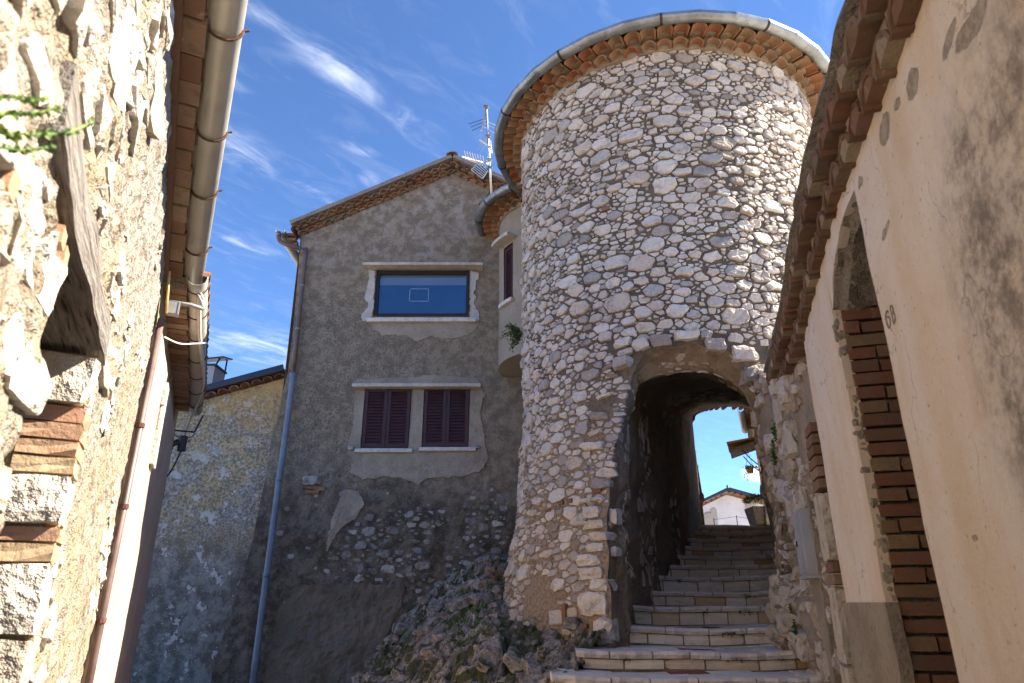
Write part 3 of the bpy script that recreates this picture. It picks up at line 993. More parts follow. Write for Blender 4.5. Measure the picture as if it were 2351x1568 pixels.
OUT_PX = [(1412, 1540), (1406, 1460), (1402, 1400), (1398, 1300), (1396, 1200), (1400, 1120), (1412, 1040), (1430, 960), (1446, 890), (1458, 845), (1478, 812), (1510, 798), (1545, 800), (1590, 788), (1630, 800), (1662, 800), (1692, 822), (1718, 866), (1744, 925), (1766, 1000), (1780, 1080), (1792, 1190), (1797, 1300), (1799, 1400), (1800, 1480), (1801, 1540)]
IN_PX = [(1442, 1540), (1441, 1470), (1440, 1400), (1436, 1300), (1431, 1200), (1430, 1100), (1433, 1020), (1440, 950), (1453, 900), (1470, 874), (1500, 866), (1535, 853), (1590, 850), (1640, 852), (1661, 861), (1685, 888), (1709, 932), (1742, 976), (1762, 1039), (1778, 1129), (1789, 1190), (1793, 1300), (1795, 1400), (1796, 1470), (1797, 1540)]

def resample(pts, n):
    pts = [Vector(p) for p in pts]
    L = [0.0]
    for a, b in zip(pts, pts[1:]):
        L.append(L[-1] + (b - a).length)
    out = []
    j = 0
    for i in range(n):
        t = L[-1] * i / (n - 1)
        while j < len(pts) - 2 and L[j + 1] < t:
            j += 1
        k = (t - L[j]) / max(1e-9, L[j + 1] - L[j])
        out.append(pts[j].lerp(pts[j + 1], k))
    return out

outl = [tow_px(a, b) for a, b in OUT_PX]
# ragged outline
_rg = random.Random(5)
outl2 = []
for a, b in zip(outl, outl[1:]):
    for k in range(5):
        t = k / 5
        u, v = a[0] + (b[0] - a[0]) * t, a[1] + (b[1] - a[1]) * t
        outl2.append((u + 0.03 * noise.noise(Vector((u * 6, v * 6, 3))) + _rg.uniform(-.008, .008), v + 0.03 * noise.noise(Vector((u * 6, v * 6, 9))) + _rg.uniform(-.008, .008)))
outl2.append(outl[-1])
OPEN = list(outl2) + [(outl2[-1][0], -0.3), (outl2[0][0], -0.3)]
T_TOP = 8.06

tower = empty('round_tower', (TC.x, TC.y, 0.0), 'tall round tower of rough white rubble stone with an archway through its foot', 'tower')

def pass_x(Y):
    k = (Y - 8.2) / 4.7
    return 1.46 + k * (3.50 - 1.46), 3.03 + k * (5.0 - 3.03)
def pass_z(Y):                      # spring, crown (absolute)
    k = (Y - 8.2) / 4.7
    return CZ + 2.25 + k * 1.05, CZ + 2.68 + k * 0.90

def build_tower():
    def F(u, z, h):
        p = tow(u, z, h)
        e = tow(u, z, 1.0) - tow(u, z, 0.0)
        n = 0.03 * fnoise(p, 1.3, 3) + 0.016 * fnoise(p, 7.0, 3)
        return p + e * n
    def drop(u, z):
        p = tow(u, z)
        if p.y > 8.3 and z < 5.4:
            xl, xr = pass_x(max(8.2, p.y))
            if xl - 0.05 < p.x < xr + 0.05 and z < pass_z(p.y)[1] - 0.02:
                return True
        return False
    c = math.pi * TR
    v, f = gridcut(-c, c, 0.07, 0.0, T_TOP + 0.05, 0.07, F, holes=[OPEN], drop=drop)
    part('wall', v, f, M['mortar'], tower)
    # rubble facing, leaving room for the quoins and the stones over the arch
    RES = []
    def z7(zx, zy): return tow_px((2000 + zx / 1.8085) / 1.6912, (1900 + zy / 1.8085) / 1.6912)
    def z6(zx, zy): return tow_px((1900 + zx / 1.5677) / 1.6912, (1000 + zy / 1.568) / 1.6912)
    for fn, (x0, x1, y0, y1) in ((z7, (440, 665, 722, 1085)), (z7, (520, 690, 100, 720)), (z7, (440, 640, 440, 640)), (z6, (765, 875, 480, 745)), (z6, (880, 1440, 470, 600)), (z6, (1475, 1690, 540, 765)), (z6, (620, 760, 825, 1005)), (z6, (560, 710, 1045, 1190))):
        a_, b_ = fn(x0, y1), fn(x1, y0)
        RES.append((a_[0], b_[0], a_[1], b_[1]))
    def keep(u, z, r):
        if z > T_TOP - 0.06 - r * 0.7 or z < 0.4:
            return False
        if inside(OPEN, u, z):
            return False
        q, d = nearest(outl2, u, z)
        if d < r * 0.95:
            return False
        for (ax_, bx_, az_, bz_) in RES:
            if ax_ - r < u < bx_ + r and az_ - r * .7 < z < bz_ + r * .7:
                return False
        if z < 3.0:             # low down the mortar covers much of the stone, most of all left of the quoins
            k = (3.0 - z) / 2.2
            if noise.noise(Vector((u * 1.8, z * 1.5, 4.0))) > 0.62 - 0.75 * k and u < -0.3:
                return False
        return True
    def tone(u, z, rv):
        if z < 3.6 and random.Random(int(u * 977 + z * 131)).random() < 0.4 * (3.6 - z) / 2:
            return 0.80 + 0.2 * rv
        return rv * 0.97
    st = rubble(11, -3.6, 3.0, 0.4, T_TOP, [(150, 0.085, 0.115), (2200, 0.05, 0.085), (12000, 0.030, 0.052), (26000, 0.014, 0.030)], keep, F, gap=0.006, hs=0.45, aniso=1.48, pack=0.80, hmax=0.036, tone=tone)
    # what shows largest: stones that face the lane
    def weight(s):
        p = s[1][-1]
        d = p - Vector((0, 0, CZ))
        n = Vector((p.x - TC.x, p.y - TC.y, 0)).normalized()
        return s[0] * max(0.05, -d.normalized().dot(n)) / d.length
    emit(st, tower, M['limestone'], limit=300, weight=weight)
    print('tower stones', len(st))
    # a few brick scraps in the facing
    rng = random.Random(3)
    for i, (a, b) in enumerate(((1290, 1155), (1275, 1165), (1262, 1172), (1310, 1150), (1297, 1412), (1337, 1437), (1349, 1490), (1372, 1128), (1392, 480), (2060, 0))):
        if a > 1900: continue
        u, z = tow_px(a, b)
        e = (tow(u, z, 1) - tow(u, z, 0))
        t = Vector((-e.y, e.x, 0)) * (1)
        up = Vector((0, 0, 1))
        L, H = rng.uniform(0.06, 0.13), rng.uniform(0.03, 0.05)
        if i == 4: L, H = 0.05, 0.20
        if i == 6: L, H = 0.14, 0.07
        put_brick(tower, BR, i, tow(u, z, -0.025), t * L, e * 0.10, up * H)
    # quoins up the left side of the archway, turning the corner
    def zc7(zx, zy): return (2000 + zx / 1.8085) / 1.6912, (1900 + zy / 1.8085) / 1.6912
    for i, (x0, x1, y0, y1) in enumerate(((548, 692, 908, 1085), (445, 660, 722, 893), (535, 668, 628, 714), (440, 632, 545, 635), (432, 615, 455, 545), (505, 638, 374, 440), (532, 660, 296, 364), (485, 640, 214, 284), (482, 605, 115, 205), (455, 628, 52, 98), (630, 700, 400, 470), (640, 700, 130, 240))):
        (ua, za), (ub, zb) = tow_px(*zc7(x0, y1)), tow_px(*zc7(x1, y0))
        uc, z, w, hgt = (ua + ub) / 2, (za + zb) / 2, abs(ub - ua) / 2, abs(zb - za) / 2
        e = tow(uc, z, 1) - tow(uc, z, 0)
        t = Vector((-e.y, e.x, 0))
        dp = 0.10 if i < 10 else 0.06
        v, f = chunk(tow(uc, z, -0.055 if i < 10 else -0.10), t * (w * 1.02), e * dp, Vector((0, 0, hgt * 1.0)), i + 40, 0.26, 4, 0.36)
        part('quoin', v, f, M['limestone'], tower, rnd=rng.uniform(0.3, 0.75))
    # rough stones hanging over the arch
    def zc6(zx, zy): return (1900 + zx / 1.5677) / 1.6912, (1000 + zy / 1.568) / 1.6912
    for i, (x0, x1, y0, y1) in enumerate(((770, 870, 605, 700), (785, 880, 555, 610), (880, 975, 490, 575), (985, 1105, 462, 560), (1125, 1280, 440, 515), (1285, 1355, 445, 505), (1318, 1438, 488, 580), (1475, 1618, 540, 640), (1548, 1690, 655, 765), (765, 870, 480, 562), (695, 770, 650, 695), (720, 790, 705, 745), (650, 760, 825, 870), (620, 735, 930, 1005), (610, 705, 1045, 1090), (560, 710, 1110, 1190))):
        (ua, za), (ub, zb) = tow_px(*zc6(x0, y1)), tow_px(*zc6(x1, y0))
        a = b = None
        u, z, w, hgt = (ua + ub) / 2, (za + zb) / 2, abs(ub - ua) / 2, abs(zb - za) / 2
        e = tow(u, z, 1) - tow(u, z, 0)
        t = Vector((-e.y, e.x, 0))
        w, hgt = w * 0.9, hgt * 0.86
        v, f = chunk(tow(u, z, -0.025 if i else 0.0), t * w + Vector((0, 0, rng.uniform(-.02, .02))), e * (0.08 if i else 0.13), Vector((0, 0, hgt)) + t * rng.uniform(-.02, .02), i + 70, 0.28, 4, 0.45)
        part('arch_stone', v, f, M['limestone'], tower, rnd=rng.choice((0.1, 0.3, 0.55, 0.82, 0.9, 0.96)))

    # eaves: two rows of curved tiles bedded in mortar, then the roof and its gutter
    zl, zu = 8.00, 8.09
    def ring(name, pts, mat, a0=0, a1=2 * math.pi, n=96, smooth=False, root=tower):
        v, f = [], []
        m = len(pts)
        for i in range(n + 1):
            a = a0 + (a1 - a0) * i / n
            for (r, z) in pts:
                jj = 0.006 * noise.noise(Vector((a * 20, z * 9, r)))
                v.append(Vector((TC.x + (r + jj) * math.sin(a), TC.y + (r + jj) * math.cos(a), z + jj)))
        for i in range(n):
            for j in range(m - 1):
                f.append((i * m + j, i * m + j + 1, (i + 1) * m + j + 1, (i + 1) * m + j))
        return part(name, v, f, mat, root, smooth)
    ring('mortar_bed', [(TR - 0.1, zl - 0.06), (TR + 0.035, zl - 0.045), (TR + 0.06, zl + 0.04), (TR + 0.08, zl + 0.08), (TR + 0.15, zl + 0.09), (TR + 0.18, zl + 0.16), (TR - 0.2, zl + 0.22)], M['soffit_mortar'], n=240)
    rng = random.Random(8)
    for (row, n, tip, z, L, off) in ((0, 70, 0.15, zl, 0.34, 0.0), (1, 73, 0.30, zu, 0.40, 0.5)):
        for i in range(n):
            a = (i + off) / n * 2 * math.pi + rng.uniform(-.006, .006)
            e = Vector((math.sin(a), math.cos(a), 0))
            t = Vector((math.cos(a), -math.sin(a), 0))
            tilt = R_(9 + rng.uniform(-2, 2))
            y = (e * math.cos(tilt) - Vector((0, 0, 1)) * math.sin(tilt))
            zz = t.cross(y)
            rr = TR + tip + rng.uniform(-.012, .012)
            loc = Vector((TC.x, TC.y, z)) + e * (rr - L)
            sc = 1.06 if row else 1.0
            place('eave_tile', TILES[rng.randrange(4)], basis(t * sc, y * (L / 0.40), zz * sc, loc), tower)
    roof = ring('roof', [(TR + 0.16, zu + 0.09), (TR + 0.33, zu + 0.05), (TR + 0.34, zu + 0.07), (TR + 0.2, zu + 0.16), (0.6, zu + 0.75), (0.02, zu + 0.95)], M['dark_tile'], n=96)
    # gutter
    gr, gz = TR + 0.375, 8.125
    A0, A1 = R_(60), R_(302)
    path = []
    for i in range(121):
        a = A0 + (A1 - A0) * i / 120
        k = round(i / 6) * 6            # made of short straight lengths
        a2 = A0 + (A1 - A0) * k / 120
        path.append(Vector((TC.x + gr * math.sin(a), TC.y + gr * math.cos(a), gz)))
    path = path[::5]
    v, f = sweep(path, HALF_GUTTER(0.078))
    g = part('gutter', v, f, M['zinc'], tower, smooth=False)
    for i in range(1, len(path) - 1):
        p = path[i]
        t = (path[i + 1] - path[i - 1]).normalized()
        if i % 3 == 1:
            pr = [(0.0815 * math.cos(a), 0.0815 * math.sin(a)) for a in [math.pi + math.pi * k / 12 for k in range(13)]] + [(0.0, 0.016)]
            v, f = sweep([p - t * 0.016, p + t * 0.016], pr)
            part('gutter_bracket', v, f, M['strap'], g)
        else:
            pr = [(0.0795 * math.cos(a), 0.0795 * math.sin(a)) for a in [math.pi + math.pi * k / 12 for k in range(13)]] + [(0.0, 0.0)]
            v, f = sweep([p - t * 0.006, p + t * 0.006], pr)
            part('gutter_seam', v, f, M['zinc'], g)
build_tower()

# ------------------------------------------------------------------ the vaulted passage under the tower and the house behind it
def build_passage():
    N = 64
    secs = []
    s0 = [tow(u, z, 0.004) for u, z in outl2]
    secs.append(resample(s0, N))
    s1 = []
    for a, b in IN_PX:
        ps = tow(*tow_px(a, b))
        s1.append(at_y(a, b, ps.y + (0.34 if b < 900 else 0.42)))
    s1 = resample(s1, N)
    secs.append([a.lerp(b, 0.5) + Vector((0, 0.05, 0)) for a, b in zip(secs[0], s1)])
    secs.append(s1)
    for Y in (7.85, 8.2, 8.8, 9.4, 10, 10.6, 11.2, 11.8, 12.4, 12.9):
        xl, xr = pass_x(Y)
        sp, cr = pass_z(Y)
        pts = [Vector((xl, Y, 0.5)), Vector((xl - 0.02, Y, 1.6)), Vector((xl, Y, sp))]
        for k in range(1, 13):
            a = math.pi - math.pi * k / 13
            c, s = math.cos(a), math.sin(a)
            c = math.copysign(abs(c) ** 0.75, c)
            pts.append(Vector(((xl + xr) / 2 + (xr - xl) / 2 * c, Y, sp + (cr - sp) * s ** 0.9)))
        pts += [Vector((xr, Y, sp)), Vector((xr + 0.02, Y, 1.6)), Vector((xr, Y, 0.5))]
        secs.append(resample(pts, N))
    # refine along the length
    fine = []
    for a, b in zip(secs, secs[1:]):
        n = max(2, int((a[N // 2] - b[N // 2]).length / 0.09))
        for k in range(n):
            fine.append([p.lerp(q, k / n) for p, q in zip(a, b)])
    fine.append(secs[-1])
    v, f = [], []
    for i, s in enumerate(fine):
        amp = 0.0 if i == 0 else min(1.0, i / 3)
        last = i > len(fine) - 3
        for p in s:
            q = p * 1.0
            d = 0.11 * amp * Vector(noise.noise_vector(q * 2.2)) + 0.05 * amp * Vector(noise.noise_vector(q * 7.0))
            if q.y > 11.6: d *= 0.35
            if last: d *= 0.3
            v.append(q + Vector((d.x, 0.3 * d.y, d.z)))
    for i in range(len(fine) - 1):
        for j in range(N - 1):
            f.append((i * N + j, i * N + j + 1, (i + 1) * N + j + 1, (i + 1) * N + j))
    vault = part('passage_vault', v, f, M['passage'], tower)
    # stones set in the reveal and along the passage
    nf = len(fine)
    def F(u, w, h):
        a = max(0, min(nf - 1.001, w / 0.09))
        b = max(0, min(N - 1.001, u / 0.11))
        i, j = int(a), int(b)
        p = Vector(v[i * N + j]).lerp(Vector(v[i * N + j + 1]), b - j)
        q = Vector(v[(i + 1) * N + j]).lerp(Vector(v[(i + 1) * N + j + 1]), b - j)
        r = p.lerp(q, a - i)
        e1 = Vector(v[i * N + j + 1]) - Vector(v[i * N + j])
        e2 = Vector(v[(i + 1) * N + j]) - Vector(v[i * N + j])
        n = e1.cross(e2).normalized()
        return r - n * h if False else r + n * h * SGN
    # find which sign points into the passage
    global SGN
    SGN = 1.0
    p0 = F(1.0, 3.0, 0.0); p1 = F(1.0, 3.0, 0.2)
    xl, xr = pass_x(p0.y)
    if (p1 - p0).dot(Vector((1, -0.4, 0))) < 0:
        SGN = -1.0
    st = rubble(23, 0.15, 6.9, 0.12, nf * 0.09 - 0.2, [(300, 0.06, 0.09), (1800, 0.035, 0.06), (2500, 0.02, 0.035)], lambda u, w, r: noise.noise(Vector((u * 1.1, w * 1.1, 7))) > (0.22 if w > 0.9 else 0.0) and w > 0.1 + r and w < nf * 0.09 - 1.2, F, gap=0.02, hs=0.3, aniso=1.0, pack=1.0, hmax=0.03)
    emit(st, tower, M['tan_stone'], limit=0, rest='passage_stones')
    # brick edging of the far arch
    Y = 12.86
    sp, cr = pass_z(Y)
    xl, xr = pass_x(Y)
    n = 22
    for k in range(n):
        a = math.pi - math.pi * (k + 0.5) / n
        c, s = math.cos(a), math.sin(a)
        c2 = math.copysign(abs(c) ** 0.75, c)
        p = Vector(((xl + xr) / 2 + (xr - xl) / 2 * c2, Y, sp + (cr - sp) * s ** 0.9))
        a2 = a - 0.02
        q = Vector(((xl + xr) / 2 + (xr - xl) / 2 * math.copysign(abs(math.cos(a2)) ** 0.75, math.cos(a2)), Y, sp + (cr - sp) * math.sin(a2) ** 0.9))
        t = (q - p).normalized()
        nrm = Vector((-t.z, 0, t.x))
        put_brick(tower, BR, k, p + nrm * 0.03, t * 0.055, Vector((0, 0.22, 0)), nrm * 0.12, 'arch_brick')
    # masonry of the house over and beside the passage
    mb = MB()
    mb.add(abox(0.4, 5.3, 10.35, 12.97, 5.35, 8.3))
    mb.add(abox(0.4, 1.95, 10.3, 12.96, 0, 5.35))
    mb.add(abox(4.95, 6.2, 9.6, 12.98, 0, 5.34))
    part('rear_block', mb.v, mb.f, M['bay'], tower)
build_passage()

# ------------------------------------------------------------------ stone stairs
STEP_Y = {-6: 2.75, -5: 3.2, -4: 3.65, -3: 4.1, -2: 4.6, -1: 5.1, 0: 5.6, 1: 6.15, 2: 7.05, 3: 7.9, 4: 8.6, 5: 9.2, 6: 9.8, 7: 10.4, 8: 11.0, 9: 11.6, 10: 12.2, 11: 12.8, 12: 13.5}
STEP_Z = {k: CZ - 0.53 + 0.17 * k for k in range(-6, 13)}
STEP_Z.update({0: CZ - 0.50, 1: CZ - 0.36, 2: CZ - 0.207, 3: CZ - 0.02, 4: CZ + 0.145, 5: CZ + 0.335, 6: CZ + 0.505, 7: CZ + 0.66, 8: CZ + 0.83, 9: CZ + 0.995, 10: CZ + 1.155, 11: CZ + 1.325, 12: CZ + 1.42})
STEP_X = {-6: (-0.9, 1.35), -5: (-0.7, 1.5), -4: (-0.5, 1.65), -3: (-0.3, 1.8), -2: (-0.1, 2.0), -1: (0.1, 2.25), 0: (0.33, 2.48), 1: (0.59, 2.67), 2: (1.02, 2.75), 3: (1.27, 2.9), 4: (1.45, 3.2), 5: (1.58, 3.42), 6: (1.95, 3.66), 7: (2.25, 3.88), 8: (2.55, 4.1), 9: (2.9, 4.35), 10: (3.12, 4.55), 11: (3.3, 4.78), 12: (3.45, 5.6)}

def slab_geo(x0, x1, y0, y1, z0, z1, seed, rag=0.012, n=4, bow=None):
    rng = random.Random(seed)
    v, f = [], []
    for i in range(n + 1):
        x = x0 + (x1 - x0) * i / n
        e = 0.008 if i in (0, n) else 0.0
        fr = rng.uniform(-rag, rag) + e
        for (y, z) in ((y0 + fr + 0.006 + rng.uniform(0, rag), z0), (y0 + fr, z0 + (z1 - z0) * 0.55), (y0 + fr + 0.010, z1 - e * 0.3), (y1, z1 + rng.uniform(-.002, .002)), (y1, z0)):
            v.append(Vector((x, y, z)))
    m = 5
    for i in range(n):
        for j in range(m):
            k = (j + 1) % m
            f.append((i * m + j, (i + 1) * m + j, (i + 1) * m + k, i * m + k))
    f.append(tuple(range(m)))
    f.append(tuple(n * m + j for j in range(m - 1, -1, -1)))
    if bow:
        v = [bow(p) for p in v]
    return v, f

def build_stairs():
    rng = random.Random(77)
    st = empty('stone_staircase', (0.6, 4.2, 0.0), 'worn cream limestone steps climbing into the dark archway', 'staircase')
    for k in range(-6, 13):
        Y, Z = STEP_Y[k], STEP_Z[k]
        x0, x1 = STEP_X[k]
        Yn = STEP_Y.get(k + 1, 15.2)
        Zp = STEP_Z.get(k - 1, 0.0)
        xm, hw = (x0 + x1) / 2, (x1 - x0) / 2
        def bow(p, xm=xm, hw=hw, k=k):
            t = (p.x - xm) / hw
            return Vector((p.x, p.y + 0.05 * (1 - t * t) * (0.3 if k < 2 else 1) - 0.02, p.z + 0.022 * (t * t - 0.6) + 0.006 * math.sin(p.x * 5 + k)))
        el, er = (0.0 if k <= 1 else 0.35), (0.25 if k < 12 else 0.0)
        v, f = gridcut(x0 - el + 0.01, x1 + er, 0.2, 0, 1, 1, lambda x, w, h: Vector((x, Y + 0.045 + w * (Yn - Y + 0.1), Z - 0.018)))
        mb = MB()
        n = 12
        lines = []
        for i in range(n + 1):
            x = x0 - el + 0.012 + (x1 + er - x0 + el - 0.012) * i / n
            for (y, z) in ((Y + 0.05, max(-0.1, Zp - 0.25)), (Y + 0.05, Z - 0.022), (Yn + 0.12, Z - 0.022), (Yn + 0.12, max(-0.1, Zp - 0.25))):
                mb.v.append(bow(Vector((x, y, z))))
        for i in range(n):
            for j in range(4):
                q = (j + 1) % 4
                mb.f.append((i * 4 + j, (i + 1) * 4 + j, (i + 1) * 4 + q, i * 4 + q))
        mb.f.append((0, 1, 2, 3)); mb.f.append(tuple(n * 4 + j for j in (3, 2, 1, 0)))
        step = part('step', mb.v, mb.f, M['joint'], st)
        # riser blocks
        x = x0 - 0.015
        i = 0
        while x < x1 - 0.05:
            w = rng.uniform(0.22, 0.46)
            if x1 - (x + w) < 0.15: w = x1 - x
            v, f = slab_geo(x + 0.008, x + w - 0.008, Y + 0.028 + rng.uniform(-.006, .006), Y + 0.14, Zp + 0.004, Z - 0.062 + rng.uniform(-.004, .004), rng.randrange(9999), 0.004, 3, bow)
            part('riser_block', v, f, M['step_stone'], step, rnd=rng.random() ** (1.0 if k > 3 else 1.4))
            x += w
        # nosing slabs, then the rest of the tread
        y = Y - 0.012
        row = 0
        while y < Yn - 0.02 and row < 4:
            dep = 0.30 if row == 0 else min(0.26, Yn - y + 0.04)
            if row > 0 and k > 5: break
            x = x0 - (0.03 if row == 0 else -0.02) - rng.uniform(0, .03)
            red = row == 1 and k in (-1, 0, 1, 2)
            rx = x0 + hw * (0.86 if k < 2 else 0.88)
            while x < x1 + 0.0:
                w = rng.uniform(0.24, 0.48) if row == 0 else rng.uniform(0.25, 0.5)
                if red and x < rx < x + w + 0.1: w = max(0.05, rx - x)
                mat = M['tread_stone']
                if red and abs(x - rx) < 1e-6:
                    w = 0.30; mat = M['red_tread']
                if x1 - (x + w) < 0.14: w = x1 - x + 0.02
                v, f = slab_geo(x + 0.006, x + w - 0.006, y + (rng.uniform(-.012, .008) if row == 0 else 0.008), y + dep - 0.006, Z - (0.055 if row == 0 else 0.04), Z + rng.uniform(-.005, .004) - (0 if row == 0 else 0.003), rng.randrange(9999), 0.014 if row == 0 else 0.003, 5 if row == 0 else 3, bow)
                if mat is M['red_tread']:
                    o = part('red_tile', v, f, mat, step, rnd=rng.random(), label='ribbed red terracotta tile let into the tread')
                else:
                    part('tread_slab', v, f, mat, step, rnd=rng.random())
                x += w
            y += dep
            row += 1
    return st
STAIRS = build_stairs()
# ------------------------------------------------------------------ the grey gabled house
HY = 11.3
def hx(px, py, Y=HY):
    p = at_y(px, py, Y)
    return p.x, p.z
house = empty('gabled_house', (-1.5, 11.3, 0.0), 'grey weathered rendered house with tiled gable and two windows beside the tower', 'house')

def batter(z):
    return 0.30 * max(0.0, (4.6 - z) / 4.6) ** 1.2
def hmap(x, z, h):
    p = Vector((x, HY, z))
    r = 0.012 * fnoise(p, 1.2, 3) + 0.006 * fnoise(p, 9, 2)
    low = max(0.0, min(1.0, (4.2 - z) / 1.5))
    r += low * (0.05 * fnoise(p, 1.6, 3) + 0.03 * fnoise(p, 8, 3))
    return Vector((x, HY - batter(z) - h - r, z))

def rect(px0, py0, px1, py1, Y=HY):
    a, b = hx(px0, py1, Y), hx(px1, py0, Y)
    return a[0], b[0], a[1], b[1]

# wall outline
LEFT_PX = [(690, 543), (683, 640), (672, 760), (662, 850), (652, 890), (640, 945), (622, 1020), (612, 1100), (600, 1160), (585, 1250), (562, 1330), (542, 1400), (522, 1470), (480, 1640)]
lp = [hx(a, b) for a, b in LEFT_PX]
peak = hx(1040, 398)
rgt = hx(1190, 465)
slopeR = (rgt[1] - peak[1]) / (rgt[0] - peak[0])
XR = 2.6
out_h = [(lp[-1][0], -0.2)] + lp[::-1] + [peak, (XR, peak[1] + slopeR * (XR - peak[0])), (XR, -0.2)]
W1 = rect(857, 621, 1079, 727)
S1 = rect(828, 892, 946, 1031)
S2 = rect(968, 889, 1079, 1028)
def rpoly(r): return [(r[0], r[2]), (r[1], r[2]), (r[1], r[3]), (r[0], r[3])]

def reveal(name, r, depth, mat, root, Y=HY, jit=0.0):
    x0, x1, z0, z1 = r
    e = 0.002
    y0, y1 = Y - batter((z0 + z1) / 2) - 0.035, Y + depth
    v = [Vector(p) for p in ((x0, y0, z0), (x1, y0, z0), (x1, y0, z1), (x0, y0, z1), (x0, y1, z0), (x1, y1, z0), (x1, y1, z1), (x0, y1, z1))]
    return part(name, v, [(0, 1, 5, 4), (1, 2, 6, 5), (2, 3, 7, 6), (3, 0, 4, 7)], mat, root)

def shutter(root, x0, x1, z0, z1, y, n=17):
    """one louvred leaf"""
    t = 0.035
    fw = 0.055
    mb = MB()
    mb.add(abox(x0, x0 + fw, y - t, y, z0, z1)); mb.add(abox(x1 - fw, x1, y - t, y, z0, z1))
    mb.add(abox(x0 + fw, x1 - fw, y - t + .002, y - .002, z0, z0 + fw * 1.2)); mb.add(abox(x0 + fw, x1 - fw, y - t + .002, y - .002, z1 - fw, z1))
    mb.add(abox(x0 + fw, x1 - fw, y - .006, y - .003, z0 + fw, z1 - fw))
    sh = part('shutter', mb.v, mb.f, M['shutter'], root)
    zz0, zz1 = z0 + fw * 1.2, z1 - fw
    me = None
    for i in range(n):
        zc_ = zz0 + (zz1 - zz0) * (i + 0.5) / n
        if me is None:
            hh = (zz1 - zz0) / n
            v, f = box((0, 0, 0), ((x1 - x0) / 2 - fw + .002, 0, 0), (0, 0.004, 0.0), (0, -0.012, -hh * 0.56))
            me = make_mesh('slat', v, f, M['shutter'])
        place('slat', me, Matrix.Translation(((x0 + x1) / 2, y - 0.017, zc_)), sh)
    for zf in (0.2, 0.8):
        zz = z0 + (z1 - z0) * zf
        v, f = abox(x0 - 0.012, x0 + 0.012, y - t - 0.012, y - t + .001, zz - 0.03, zz + 0.03)
        part('hinge', v, f, M['dark_frame'], sh)
    return sh

